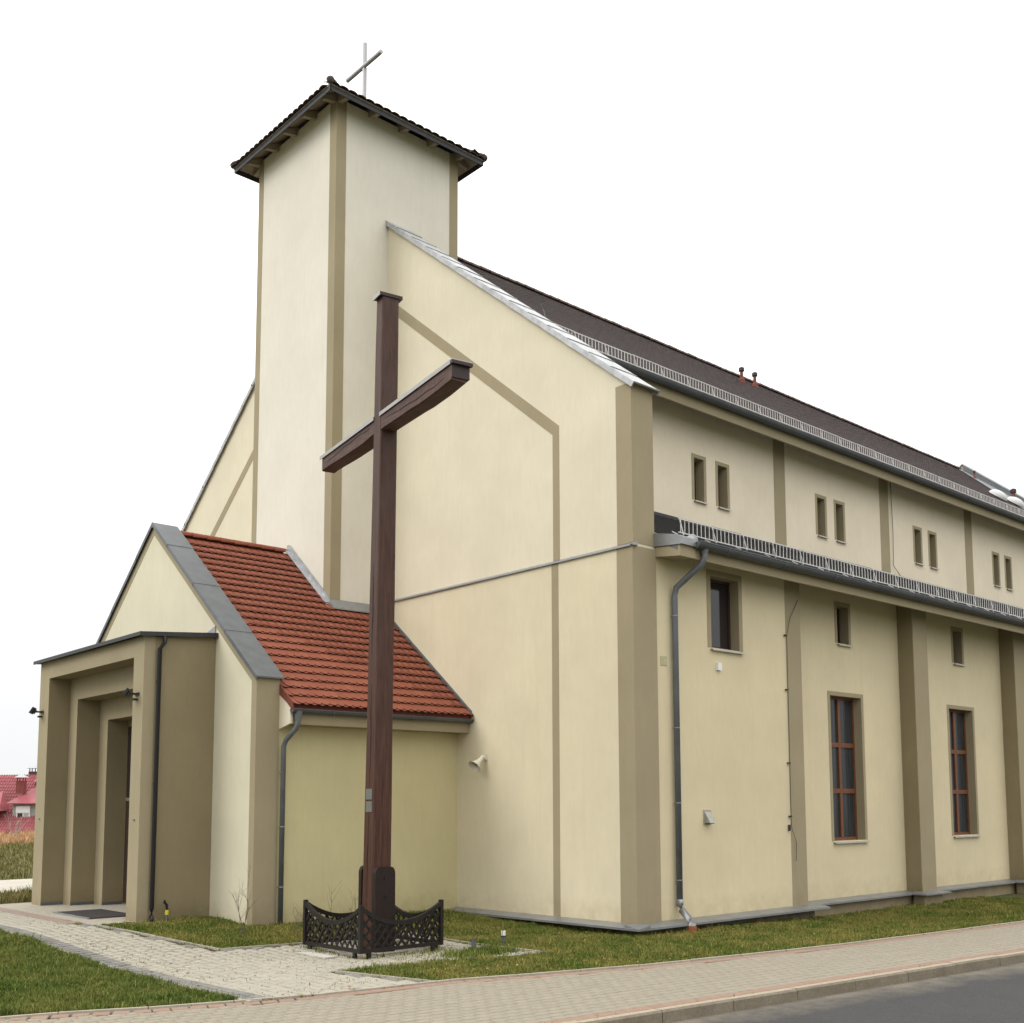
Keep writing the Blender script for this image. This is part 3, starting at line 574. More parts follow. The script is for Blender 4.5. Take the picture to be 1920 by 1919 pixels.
# thin lightning conductors
part(MB().tube([(16.9, 4.2, 13.2), (16.95, 4.19, 11.2), (16.9, 4.19, 10.1), (17.25, 4.1, 9.72)], .012, 5), 'lightning_wire', PIPE)
lwr = part(MB().tube([(5.35, -.03, 6.95), (5.0, -.045, 6.5), (4.86, -.045, 6.1), (4.85, -.045, 4.0), (4.84, -.045, 2.0), (4.85, -.05, 1.9), (5.0, -.05, 1.6), (4.98, -.05, 1.2)], .0065, 5), 'lightning_wire', EAVED)
for z in (6.1, 4.9, 3.3, 2.15): part(MB().box(4.80, 4.87, -.055, 0, z-.010, z+.015), 'clip', BLACKM, lwr)
part(MB().box(4.77, 4.81, -.05, -.01, 1.84, 1.97), 'clip', EAVED, lwr)
part(MB().tube([(.66, 3.3, 13.5), (.7, 3.25, 13.35), (.72, 3.2, 13.1), (.72, 3.24, 12.85)], .01, 5), 'lightning_wire', PIPE)
wr = MB()
for k in range(1, 16): x = 1.5+k*2.1; wr.tube([(x, YC, roofz(YC)+.1), (x, YC, roofz(YC)+.27)], .012, 5)
part(wr, 'lightning_holders', STEELG, mr_, kind='stuff')
# ---- porch (narthex)
NX0, NX1 = -4.95, -4.47; NY = 5.36; NR = 8.70; NS = .79
def nz(y): return NR - NS*abs(y-YC)
part(MB().sheet('y', NY, NX1-.01, -.04, .0, 4.2), 'porch_wall', plaster('plaster_porch', (.575, .515, .30), .045)); part(MB().box(NX1, -.06, NY+.02, 15.24, 0, 4.1), 'porch_core', CREAM)
ga = NY-.03; gb = 20.6-ga
fw_ = part(MB().extr([(NX0, ga, 0), (NX0, gb, 0), (NX0, gb, nz(gb)+.17), (NX0, YC, NR+.17), (NX0, ga, nz(ga)+.17)], (NX1-NX0, 0, 0)), 'porch_gable', plaster('plaster_gable', (.64, .60, .455), .04))
for sg in (0, 1):
    Yf = (lambda y: 20.6-y) if sg else (lambda y: y)
    b = MB(); b.extr([(NX0-.006, Yf(ga-.004), .1), (NX0-.006, Yf(ga+.20), .1), (NX0-.006, Yf(ga+.20), nz(ga+.20)-.06), (NX0-.006, Yf(YC), NR-.06), (NX0-.006, Yf(YC), NR+.165), (NX0-.006, Yf(ga-.004), nz(ga)+.165)], (.01, 0, 0)); part(b, 'edge_band', TAN, fw_)
part(MB().box(NX0-.004, NX1+.004, ga-.008, ga+.01, .1, nz(ga)+.16), 'edge_band', TAN, fw_)
na = math.atan(NS); cl = (YC-ga+.06)/math.cos(na); segs = [0, .30, .555, .83, .985, 1.0]
CP = [(0, .30), (.30, .56), (.56, .84), (.84, 1.0)]
for sg in (0, 1):
    for (f0, f1) in [(0, .165), (.165, .435), (.435, .735), (.735, 1.0)]:
        l0 = f0*cl; l1 = f1*cl+.03; b = MB()
        def P(x, s_, dz): y = YC - s_*math.cos(na); z = NR+.19 - s_*math.sin(na) + dz; return (x, y if not sg else 20.6-y, z)
        lift = .012*(1-f0)
        b.extr([P(NX0-.05, l0, .035), P(NX0-.05, l1, .05), P(NX0-.05, l1, .02), P(NX0-.05, l0, .0)], (NX1-NX0+.11, 0, 0)); b.extr([P(NX0-.062, l0, .04), P(NX0-.062, l1, .055), P(NX0-.062, l1, -.05), P(NX0-.062, l0, -.06)], (.012, 0, 0))
        part(b, 'coping_sheet', ZINCD, fw_)
bpr = plate([(-.0885, .0), (-.078, -.042), (-.05, -.072), (-.018, -.085), (.018, -.085), (.05, -.072), (.078, -.042), (.0885, .0), (.0885, .36), (-.0885, .36)], .016)
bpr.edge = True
nrf = MB(); nrf.extr([(NX1, 4.86, nz(4.86)), (NX1, YC, NR), (NX1, 15.74, nz(4.86)), (NX1, 15.74, nz(4.86)-.1), (NX1, YC, NR-.1), (NX1, 4.86, nz(4.86)-.1)], (-NX1-.002, 0, 0)); nr_ = part(nrf, 'porch_roof', CLAYD)
Tn = []
nc = int((YC-4.86)/math.cos(na)/.3)
for r in range(nc+1):
    for ly, (ds, dn, ox) in enumerate(((.0, .042, 0), (.010, .059, .0885))):
        s = r*.298+ds; y = 4.83+s*math.cos(na); z = nz(4.86)+(s-.03)*math.sin(na)+dn
        if y > YC-.12: continue
        for k in range(26):
            x = NX1+.10+k*.177+ox
            if x > -.08 or (y > TY0-.25 and x > TX0-.06): continue
            Tn.append(np.array(Matrix.Translation((x, y, z+random.uniform(0, .004))) @ Matrix.Rotation(na-.125, 4, 'X') @ Matrix.Rotation(random.uniform(-.004, .004), 4, 'Z')))
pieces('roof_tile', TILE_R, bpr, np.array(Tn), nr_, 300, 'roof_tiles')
first = True
for k in range(8):
    o = rt.build('ridge_tile', TILE_R, nr_) if first else inst(o1, (0, 0, 0))
    if first: o1 = o; first = False
    o.location = (NX1+.04+k*.35, YC, NR+.02); o.rotation_euler = (.06, 0, -math.pi/2); o.scale = (1.35, 1, 1.35)
part(MB().box(NX1+.0, NX1+.05, 4.80, 5.3, nz(5.1)-.35, nz(5.1)-.2), 'verge_board', CREAM, nr_) if False else None
part(MB().extr([(NX1+.004, 4.90, 4.03), (NX1+.004, NY+.02, 3.93), (NX1+.004, NY+.02, nz(NY)-.08), (NX1+.004, 4.90, nz(4.90)-.08)], (.05, 0, 0)), 'eave_cheek', CREAM)
b = MB(); b.extr([(NX1-.005, 4.80, nz(4.86)+.03), (NX1-.005, 5.40, nz(5.40)+.05), (NX1-.005, 5.40, nz(5.40)-.16), (NX1-.005, 4.80, nz(4.86)-.10)], (.025, 0, 0)); part(b, 'verge_tile', CLAYD, nr_)
b = MB(); b.extr([(-.09, 4.84, nz(4.86)+.10), (-.09, 8.3, nz(8.3)+.13), (-.09, 8.3, nz(8.3)+.02), (-.09, 4.84, nz(4.86)+.0)], (.05, 0, 0)); part(b, 'wall_flashing', ZINCD, nr_)
part(MB().box(NX1+.01, -.06, 4.93, 4.99, 4.02, 4.27), 'fascia', TAN); part(MB().box(NX1+.01, -.06, 4.99, NY, 4.02, 4.06), 'soffit', TAN)
gutter('gutter', NX1+.0, -.02, 4.84, 4.30, .075, CH)
# tower flashing on the porch roof
b = MB(); b.extr([(TX0-.02, TY0-.03, nz(TY0)-.02), (TX0-.02, YC-.05, NR-.06), (TX0-.02, YC+.0, NR+.22), (TX0-.02, YC-.12, NR+.22), (TX0-.02, TY0-.03, nz(TY0)+.19)], (-.02, 0, 0)); b.extr([(TX0-.04, TY0-.05, nz(TY0)+.03), (TX0-.04, YC-.1, NR+.05), (TX0-.04, YC-.1, NR+.07), (TX0-.04, TY0-.05, nz(TY0)+.05)], (-.10, 0, 0)); part(b, 'tower_flashing', GALV, nr_)
b = MB(); b.extr([(TX0-.04, TY0-.03, nz(TY0)+.17), (TX0-.04, TY0-.22, nz(TY0)-.06), (TX0-.04, TY0-.22, nz(TY0)-.09), (TX0-.04, TY0-.02, nz(TY0)+.0)], (1.50, 0, 0)); part(b, 'tower_flashing', ZINC, nr_)
# ---- entrance portal
PX0, PA, PB, PT = -6.43, 7.10, 12.93, 5.80; X2, X3, X4 = -5.95, -5.43, -4.96
frames = [(PX0, X2, PA, PB, 7.59, 12.34, 5.41), (X2, X3, 7.59, 12.34, 8.06, 11.87, 4.92), (X3, X4, 8.06, 11.87, 8.53, 11.40, 4.45)]
PO = None
for i, (xa, xb, ya, yb, yi0, yi1, zt) in enumerate(frames):
    b = MB(); top = PT if i == 0 else frames[i-1][6]
    b.box(xa, xb, ya, yi0, .1, zt); b.box(xa, xb, yi1, yb, .1, zt); b.box(xa, xb, ya, yb, zt, top)
    if PO is None: PO = part(b, 'portal', TAN); fr = PO
    else: fr = part(b, 'portal_frame', TAN, PO)
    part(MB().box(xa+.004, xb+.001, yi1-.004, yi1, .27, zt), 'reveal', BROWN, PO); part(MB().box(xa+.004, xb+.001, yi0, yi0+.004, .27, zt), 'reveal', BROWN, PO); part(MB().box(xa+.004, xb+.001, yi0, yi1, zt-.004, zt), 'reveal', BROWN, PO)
    part(MB().box(xa-.004, xb-.0, yi1-.012, yi1-.004, .262, .33), 'skirting', ZINCD, PO)
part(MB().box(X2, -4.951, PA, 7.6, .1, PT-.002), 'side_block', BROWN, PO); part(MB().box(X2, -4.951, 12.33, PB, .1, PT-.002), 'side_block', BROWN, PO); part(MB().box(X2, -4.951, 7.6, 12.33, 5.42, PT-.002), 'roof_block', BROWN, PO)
part(MB().box(PX0+.22, -4.952, PA-.008, PA+.01, .1, PT-.002), 'side_face', BROWN, PO)
for y in (7.33, 12.62): part(MB().box(PX0-.03, PX0, y-.03, y+.03, 2.195, 2.21), 'hook', ZINCD, PO)
dr = part(MB().box(X4+.0, X4+.06, 8.53, 11.40, .262, 4.45), 'door', TAN, PO)
for y in (8.60, 9.99): part(MB().box(X4-.03, X4, y, y+1.33, .30, 2.6), 'door_leaf', FRAMED, dr)
part(MB().box(X4-.03, X4, 8.60, 11.32, 2.68, 4.3), 'fanlight', GLASS2, dr)
part(MB().extr([(PX0+.25, PA+.002, PT-.004), (-4.953, PA+.002, PT-.004), (-4.953, PA+.002, PT+.125)], (0, PB-PA-.004, 0)), 'roof_wedge', BROWN, PO)
rl = MB(); rl.extr([(PX0-.13, PA-.10, PT+.01), (PX0-.13, PB+.10, PT-.01), (-4.952, PB+.10, PT+.12), (-4.952, PA-.10, PT+.14)], (0, 0, .045)); rl.box(PX0-.14, PX0-.125, PA-.11, PB+.11, PT-.02, PT+.055); rl.extr([(PX0-.13, PA-.115, PT-.03), (PX0-.13, PA-.115, PT+.055), (-4.952, PA-.115, PT+.18), (-4.952, PA-.115, PT+.09)], (0, .015, 0)); part(rl, 'canopy_roof', EAVED, PO)
b = MB(); b.extr([(NX0-.012, PA+.0, PT+.14), (NX0-.012, 7.9, PT+.14), (NX0-.012, PA, PT+.34)], (-.01, 0, 0)); b.extr([(NX0-.012, PA, PT+.16), (NX0-.5, PA, PT+.10), (NX0-.5, PB, PT+.08), (NX0-.012, PB, PT+.16)], (0, 0, .02)); part(b, 'canopy_flashing', ZINC, PO)
# ---- downpipes
def downpipe(name, mat, pts, r, clips=(), parent=CH, clipm=None):
    p = MB().tube(pts, r, 10).build(name, mat, parent, smooth=True)
    for (x, y, z) in clips: part(MB().tube([(x, y, z-.009), (x, y, z+.009)], r*1.14, 10).box(x-.012, x+.012, y, y+.12, z-.008, z+.008), 'pipe_clip', clipm or mat, p)
    return p
dp = downpipe('downpipe', PIPE, [(1.28, -.70, 7.42), (1.28, -.70, 7.20), (1.26, -.66, 7.08), (1.14, -.28, 6.78), (1.10, -.12, 6.66), (1.08, -.09, 6.50), (1.08, -.09, .62)], .062, [(1.08, -.09, z) for z in (6.1, 3.9, 2.45, .98)], clipm=ZINC)
part(MB().tube([(1.28, -.70, 7.44), (1.28, -.70, 7.26)], [.10, .066], 12), 'hopper', PIPE, dp)
el = part(MB().tube([(1.08, -.09, .62), (1.08, -.09, .50), (1.08, -.13, .42), (1.08, -.33, .25), (1.08, -.38, .17), (1.08, -.38, .04)], [.066, .07, .07, .07, .072, .072], 10), 'elbow', ZINC, dp, smooth=True)
part(MB().tube([(1.08, -.38, .14), (1.08, -.38, -.03)], .088, 10), 'ground_socket', flat('clay_pipe', (.30, .10, .04), .7, 0, .2, 9), dp)
part(MB().tube([(1.13, .0, 7.30), (1.05, -.35, 7.47), (.98, -.68, 7.50)], [.09, .1, .12], 10), 'gutter_end', ZINC, dp, smooth=True)
dq = downpipe('downpipe', PIPE, [(-4.33, 4.84, 4.24), (-4.33, 4.84, 4.05), (-4.35, 4.88, 3.93), (-4.40, 5.16, 3.72), (-4.41, 5.23, 3.6), (-4.41, 5.24, .1)], .05, [(-4.41, 5.24, z) for z in (3.1, 2.05, .9)], clipm=ZINC)
part(MB().tube([(-4.33, 4.84, 4.27), (-4.33, 4.84, 4.08)], [.085, .052], 12), 'hopper', PIPE, dq)
downpipe('downpipe', BLACKM, [(-6.06, 7.00, 5.80), (-6.07, 6.99, 5.68), (-6.15, 7.03, 5.55), (-6.16, 7.03, .5), (-6.16, 7.03, .34), (-6.20, 6.95, .26)], .042, [(-6.16, 7.03, z) for z in (4.9, 2.9, 1.0)])

# ------------------------------------------------------------------ things fixed to the church
def horn():
    t = thing('loudspeaker', 'cream horn loudspeaker fixed to the cream gable wall near the red roofed porch', 'loudspeaker', (-.05, 4.35, 3.46))
    ax = Vector((-.70, -.02, -.62)).normalized(); p0 = Vector((-.10, .02, .0)); b = MB()
    for r0, l in ((1, 1),):
        pts = [p0+ax*d for d in (0, .12, .2, .28, .34, .36)]; b.tube(pts, [.055, .065, .085, .12, .165, .175], 18, cap=False)
        pts2 = [p0+ax*d for d in (.36, .33, .25, .12)]; b.tube(pts2, [.165, .145, .09, .03], 18, cap=False)
    b.build('horn', CREAMP, t, smooth=True)
    MB().tube([p0+ax*.17, p0+ax*.30], [.05, .02], 12).build('driver', flat('horn_inside', (.14, .14, .13), .6), t, smooth=True)
    MB().tube([p0-ax*.02, p0+ax*.03], .062, 14).build('housing', CREAMP, t)
    t.scale = (.85, .85, .85)
    MB().box(-.03, 0, -.06, .06, -.07, .07).box(-.12, -.03, -.04, -.03, -.03, .0).box(-.12, -.03, .03, .04, -.03, .0).build('bracket', CREAMP, t)
horn()
def flood(x, y, z, lab):
    t = thing('floodlight', lab, 'floodlight', (x, y, z), 'floodlights on the entrance portal')
    M = Matrix.Rotation(math.radians(-50), 4, 'Y') @ Matrix.Rotation(0, 4, 'Z')
    M = Matrix.Translation((-.20, .02, .02)) @ Matrix.Rotation(math.radians(-30), 4, 'Z') @ Matrix.Rotation(math.radians(32), 4, 'Y')
    MB().box(-.035, .02, -.11, .11, -.08, .08, M).build('housing', BLACKM, t)
    MB().box(-.040, -.036, -.09, .09, -.06, .06, M).build('lamp_glass', flat('lamp_glass', (.42, .43, .43), .15), t)
    MB().box(.021, .06, -.05, .05, -.05, .05, M).build('ballast', EAVED, t)
    MB().box(-.18, 0, -.09, -.075, -.012, .012).box(-.18, 0, .075, .09, -.012, .012).box(-.015, 0, -.09, .09, -.03, .03).box(-.10, -.01, -.03, .03, -.13, -.09).build('bracket', BLACKM, t)
flood(PX0, 7.36, 4.66, 'small black floodlight on the right front post of the portal')
flood(PX0, 12.72, 4.66, 'small black floodlight on the left front post of the portal')
t = thing('vent_hood', 'small grey metal vent hood low on the cream wall right of the long downpipe', 'vent', (2.05, 0, 2.16))
MB().extr([(-.085, 0, .13), (-.085, -.16, -.11), (-.085, 0, -.11)], (.17, 0, 0)).build('hood', flat('hood_metal', (.36, .36, .32), .5, .3), t)
MB().box(-.12, .12, -.012, 0, -.14, .15).build('back_plate', flat('hood_plate', (.40, .36, .28), .6, .2), t)
MB().box(-.07, .07, -.13, -.02, -.125, -.112).build('grille', BLACKM, t)
t = thing('wall_box', 'small white square box on the cream wall under the first aisle window', 'junction box', (2.50, 0, 5.22))
MB().box(-.06, .06, -.05, 0, -.075, .075).build('case', WHITEP, t); MB().box(-.063, .063, -.055, -.05, -.078, .078).build('lid', WHITEP, t)
t = thing('access_plate', 'cream square cover plate beside the downpipe on the aisle wall', 'cover plate', (.82, 0, 5.2))
MB().box(-.09, .09, -.012, 0, -.09, .09).build('plate', flat('plate_paint', (.45, .42, .26), .7), t)
t = thing('pipe_stub', 'thin grey cable stub with yellow tape beside the brown porch side wall', 'pipe stub', (-5.92, 6.95, .22))
MB().tube([(0, 0, -.1), (.03, 0, .18)], .028, 8).build('pipe', PIPE, t); MB().tube([(.022, 0, .15), (.03, 0, .24)], .036, 8).build('tape', flat('yellow_tape', (.65, .55, .04), .5), t)
MB().tube([(.03, 0, .24), (.02, .0, .34), (-.03, 0, .40), (-.02, 0, .43)], .026, 8).build('cable_end', BLACKM, t)
t = thing('door_mat', 'large dark grey ribbed mat in front of the entrance', 'door mat', (-6.85, 8.3, .263))
MB().box(0, .95, 0, 1.9, 0, .022).build('mat', flat('mat_rubber', (.06, .055, .055), .95, 0, .2, 20, .5, 200), t)
rb = MB()
for k in range(18): rb.box(.02, .93, .05+k*.103, .09+k*.103, .022, .030)
rb.build('ribs', flat('mat_rib', (.085, .08, .078), .95), t); MB().box(-.045, 0, 0, 1.9, 0, .03).build('edge_trim', ZINC, t)

# ------------------------------------------------------------------ big wooden cross
HX = math.radians(79.25); bx_ = Vector((math.cos(HX), math.sin(HX), 0)); nx_ = Vector((-bx_.y, bx_.x, 0))
CR = thing('wooden_cross', 'very tall dark brown wooden cross standing inside the lattice fence', 'cross', (-4.58, 1.66, 0))
LEAN = -.024
def cpt(i, j, z): v = bx_*(i + LEAN*(z-5.5) + .005) + nx_*j; return (v.x, v.y, z)
pb = MB(); zs = [0, .8, 1.6, 2.5, 3.5, 4.6, 5.8, 7.0, 8.0, 9.2, 10.2, 11.3]
rows = []
for k, z in enumerate(zs):
    t = z/11.3; hb = .235-.105*t+random.uniform(-.004, .004); hn = .165-.008*t+random.uniform(-.004, .004); ch = .018
    ring = [(-hb, -hn+ch), (-hb+ch, -hn), (hb-ch, -hn), (hb, -hn+ch), (hb, hn-ch), (hb-ch, hn), (-hb+ch, hn), (-hb, hn-ch)]
    rows.append([cpt(i, j, z) for i, j in ring])
for r in rows: pb.v += r
for k in range(len(rows)-1): pb.f += [(k*8+j, k*8+(j+1) % 8, (k+1)*8+(j+1) % 8, (k+1)*8+j) for j in range(8)]
pb.f += [tuple(range(7, -1, -1)), tuple((len(rows)-1)*8+j for j in range(8))]
pb.build('post', WOODP, CR)
bz0, bz1 = 8.905, 9.185
bb = MB(); rows = []; LL = [-2.83, -2.6, -2.3, -2.0, -1.7, -1.4, -1.1, -.7, -.3, .3, .7, 1.1, 1.4, 1.7, 2.0, 2.3, 2.5, 2.69]
for k, l in enumerate(LL):
    hn = .150; e_ = -.030*math.sin(math.pi*min(1, abs(l)/2.83))-.012*math.sin(l*2.1);  w1 = random.uniform(-.008, .008); ch = .045
    P = [(-hn, bz1), (hn, bz1), (hn, bz0+ch*.3+w1+e_), (hn-ch*.6, bz0+w1+e_), (-hn+ch, bz0+w1+e_*1.3), (-hn, bz0+ch+w1+e_*1.3)]
    rows.append([tuple(bx_*(l+LEAN*3.5+.005)+nx_*j+Vector((0, 0, z))) for j, z in P])
for r in rows: bb.v += r
for k in range(len(rows)-1): bb.f += [(k*6+j, (k+1)*6+j, (k+1)*6+(j+1) % 6, k*6+(j+1) % 6) for j in range(6)]
bb.f += [tuple(range(6)), tuple((len(rows)-1)*6+5-j for j in range(6))]
bb.build('crossbeam', WOODB, CR)
def cbox(i0, i1, j0, j1, z0, z1, zr_=9.0):
    b = MB(); MM = Matrix((( bx_.x, nx_.x, 0, (bx_*(LEAN*(zr_-5.5)+.005)).x), (bx_.y, nx_.y, 0, (bx_*(LEAN*(zr_-5.5)+.005)).y), (0, 0, 1, 0), (0, 0, 0, 1))); return b.box(i0, i1, j0, j1, z0, z1, MM)
CAPM = flat('cap_sheet', (.36, .35, .34), .45, .5, .1, 6); CAPD = flat('cap_brown', (.045, .032, .032), .5, .2, .1)
for i0, i1 in ((-2.90, -.125), (.13, 2.76)):
    b = cbox(i0, i1, -.175, .175, bz1+.004, bz1+.022); b.build('beam_cap', CAPM, CR); cbox(i0, i1, .168, .176, bz1-.045, bz1+.004).build('beam_cap', CAPM, CR)
cbox(-2.905, -2.834, -.18, .18, bz1-.05, bz1+.003).build('end_cap', CAPD, CR); cbox(-2.85, -2.834, -.152, .152, bz0+.03, bz1-.05).build('end_cap', CAPD, CR)
b = cbox(-.15, .15, -.215, .215, 11.302, 11.36, 11.3); b.build('post_cap', CAPD, CR); cbox(-.155, .155, .216, .224, 11.29, 11.37, 11.3).build('cap_edge', CAPM, CR)
for z0 in (2.54, 2.33):
    cbox(-.13, .13, .160, .172, z0, z0+.18, 2.4).build('plaque', LAT, CR)
for (z0, z1, i) in ((2.75, 4.5, -.01), (.9, 2.3, .02), (5.0, 6.6, .015)):
    b = MB(); n = 14; hn = lambda z: .1665-.008*z/11.3
    L1 = []; L2 = []
    for k in range(n): z = z0+(z1-z0)*k/(n-1); wv_ = .004+.006*math.sin(math.pi*k/(n-1)); q = i+.012*math.sin(z*5.1)+.008*math.sin(z*13); L1.append(cpt(q-wv_, hn(z)+.004, z)); L2.append(cpt(q+wv_, hn(z)+.004, z))
    b.v = L1+L2; b.f = [(k, k+1, n+k+1, n+k) for k in range(n-1)]; b.build('crack', CRACK, CR)
for (l0, l1, zz) in ((-2.6, -.3, 9.03), (.3, 2.5, 9.02)):
    b = MB(); n = 18; L1 = []; L2 = []
    for k in range(n): l = l0+(l1-l0)*k/(n-1); z = zz+.05*math.sin(l*1.1+.6)+.008*math.sin(l*9); wv_ = .003+.004*math.sin(math.pi*k/(n-1)); c = bx_*(l+LEAN*3.5+.005)+nx_*.1535; L1.append((c.x, c.y, z-wv_)); L2.append((c.x, c.y, z+wv_))
    b.v = L1+L2; b.f = [(k, k+1, n+k+1, n+k) for k in range(n-1)]; b.build('crack', CRACK, CR)
def shoe(side):                                                     # rounded side plate clasping the foot of the post
    b = MB(); i0, i1 = (-.375, -.232) if side < 0 else (.232, .35); pr_ = [(-.178, .0), (.178, 0), (.178, 1.30)]
    pr_ += [(.178-.07*(1-math.cos(a_)), 1.30+.12*math.sin(a_)) for a_ in np.linspace(.3, math.pi/2, 4)] + [(-.178+.07*(1-math.cos(a_)), 1.30+.12*math.sin(a_)) for a_ in np.linspace(math.pi/2, .3, 4)] + [(-.178, 1.30)]
    o_ = LEAN*(.7-5.5)+.005
    b.extr([tuple(bx_*(i0+o_)+nx_*j+Vector((0, 0, z))) for j, z in pr_], tuple(bx_*(i1-i0))); b.build('anchor_plate', SHOE, CR)
    for z in (.95, 1.25): MB().tube([tuple(bx_*((i0 if side < 0 else i1)+o_)+Vector((0, 0, z))), tuple(bx_*((i0-.02 if side < 0 else i1+.02)+o_)+Vector((0, 0, z)))], .02, 8).build('bolt', BLACKM, CR)
shoe(-1); shoe(1)
MB().box(-.3, .3, -.42, .42, -.1, .03).build('footing', CONC, CR)

# ------------------------------------------------------------------ lattice fence
FC = (-4.537, 1.903); FH = math.radians(89.5); HB, HN = .86, .79
fb = Vector((math.cos(FH), math.sin(FH), 0)); fn = Vector((-fb.y, fb.x, 0))
FE = thing('lattice_fence', 'low dark brown lattice fence with curved top rails around the foot of the cross', 'fence', (FC[0], FC[1], .0))
corners = [fb*HB+fn*HN, fb*-HB+fn*HN, fb*-HB-fn*HN, fb*HB-fn*HN]
ZB, ZT, SAG = .10, .87, .27
for k in range(4):
    a_ = corners[k]; b_ = corners[(k+1) % 4]; L_ = (b_-a_).length; d_ = (b_-a_).normalized(); nn = Vector((-d_.y, d_.x, 0))
    MM = Matrix(((d_.x, nn.x, 0, a_.x), (d_.y, nn.y, 0, a_.y), (0, 0, 1, 0), (0, 0, 0, 1)))
    top = lambda u: ZT-.03 - SAG*(1-((u-L_/2)/(L_/2))**2)
    MB().box(-.03, .035, -.03, .03, ZB-.0, ZT-.02, MM).build('post', WOODF, FE)
    MB().box(.12, .19, -.022, .022, -.02, ZB, MM).build('foot', WOODF, FE); MB().box(L_-.2, L_-.13, -.022, .022, -.02, ZB, MM).build('foot', WOODF, FE)
    MB().box(.035, L_-.03, -.022, .022, ZB, ZB+.06, MM).build('bottom_rail', WOODF, FE)
    r = MB(); n = 16; us = [.036+(L_-.067)*q/n for q in range(n+1)]
    for u in us:
        for y, z in ((-.028, top(u)-.075), (.028, top(u)-.075), (.028, top(u)), (-.028, top(u))): r.v.append(tuple(MM @ Vector((u, y, z))))
    for q in range(n): r.f += [(q*4+j, q*4+(j+1) % 4, q*4+4+(j+1) % 4, q*4+4+j) for j in range(4)]
    r.build('top_rail', WOODF, FE)
    sp = .155
    for dirn, yo in ((1, -.010), (-1, .004)):
        q = -1.0
        while q < L_+1.0:
            P = []                                                  # points of the 45-58 degree line inside the panel
            for s in np.linspace(0, 1.1, 111):
                u = q+dirn*s*.78; z = ZB+.06+s
                if .036 < u < L_-.03 and z < top(u)-.07: P.append((u, z))
            q += sp
            if len(P) < 6: continue
            (u0, z0), (u1, z1) = P[0], P[-1]; hw = .025
            MB().extr([tuple(MM @ Vector(v)) for v in ((u0-hw, yo, z0), (u0+hw, yo, z0), (u1+hw, yo, z1), (u1-hw, yo, z1))], tuple(nn*.008)).build('slat', WOODF, FE)
t = thing('stone_slab', 'pale flat stone slab lying in front of the left side of the lattice fence', 'slab', (-5.6, 2.0, .0))
MB().box(-.10, .12, -.50, .36, .012, .035).build('slab', flat('pale_stone', (.46, .44, .38), .9, 0, .1), t)

# ------------------------------------------------------------------ small garden lights and bare plants
def glight(x, y, hh, lab, white=True):
    z = float(h(x, y)); t = thing('garden_light', lab, 'garden light', (x, y, z), 'low garden lights around the cross')
    MB().tube([(0, 0, -.05), (0, 0, hh)], [.04, .034], 10).build('stem', flat('light_stem', (.10, .10, .11), .6), t)
    if white:
        MB().tube([(0, 0, hh), (0, 0, hh+.02)], .04, 10).build('collar', EAVED, t)
        for a_ in (0, 2.1, 4.2): MB().box(-.006, .006, -.012, .012, 0, .085, Matrix.Translation((.03*math.cos(a_), .03*math.sin(a_), hh+.02)) @ Matrix.Rotation(a_, 4, 'Z')).build('glass_strip', WHITEP, t)
        MB().tube([(0, 0, hh+.02), (0, 0, hh+.09)], .014, 8).build('bulb', WHITEP, t)
    else: MB().tube([(0, 0, hh), (0, 0, hh+.015)], [.042, .03], 10).build('cap', EAVED, t)
glight(-3.55, .42, .22, 'broken grey garden light post without a head in the grass before the path corner', False)
glight(-2.45, .95, .13, 'low garden light with white glass strips at the platform edge')
glight(-2.68, 2.45, .13, 'low garden light with white head just behind the right corner of the lattice fence')
def shrub(x, y, hh, n, lab, seed, parent=None, cat='shrub', mat=TWIG, r0=.012, spread=.3, rootz=None):
    rr = random.Random(seed); z = float(h(x, y)); t = thing('bare_shrub' if n > 2 else 'dry_stalk', lab, cat, (x, y, z)); b = MB()
    def br(p, d, l, r, lev):
        pts = [p]; dd = d.copy()
        for k in range(5): dd = (dd+Vector((rr.uniform(-.16, .16), rr.uniform(-.16, .16), .04))).normalized(); pts.append(pts[-1]+dd*l/5)
        b.tube(pts, [r*(1-.14*k) for k in range(6)], 5)
        if lev > 0:
            for k in range(rr.randint(2, 4)):
                q = pts[rr.randint(2, 5)]; br(q, (dd+Vector((rr.uniform(-.9, .9), rr.uniform(-.9, .9), rr.uniform(0, .6)))).normalized(), l*rr.uniform(.3, .55), r*.55, lev-1)
    for k in range(n): br(Vector((rr.uniform(-.04, .04), rr.uniform(-.04, .04), -.03)), Vector((rr.uniform(-spread, spread), rr.uniform(-spread, spread), 1)).normalized(), hh*rr.uniform(.65, 1), r0, 2 if n > 2 else 1)
    b.build('stems', mat, t); return t
shrub(-5.55, 4.55, .95, 4, 'leafless thorny shrub in the grass in front of the porch corner', 3, r0=.008)
shrub(-3.75, 4.6, .95, 1, 'single tall dry stalk in front of the porch wall behind the fence', 5, cat='stalk', r0=.007)
shrub(-3.45, 4.3, .62, 4, 'low dry twiggy shrub behind the left panel of the lattice fence', 8, r0=.006)
shrub(-2.95, 4.2, .5, 3, 'small dry shrub behind the middle of the lattice fence', 12, r0=.006)
shrub(-4.35, 4.5, .42, 3, 'small dry shrub beside the zinc downpipe of the porch', 15, r0=.005)
shrub(-4.9, 3.75, .45, 3, 'short dry shrub at the edge of the path left of the fence', 21, r0=.006)
shrub(-2.2, 3.9, .42, 2, 'thin dry stalk in front of the zinc ledge right of the fence', 31, cat='stalk', r0=.005)

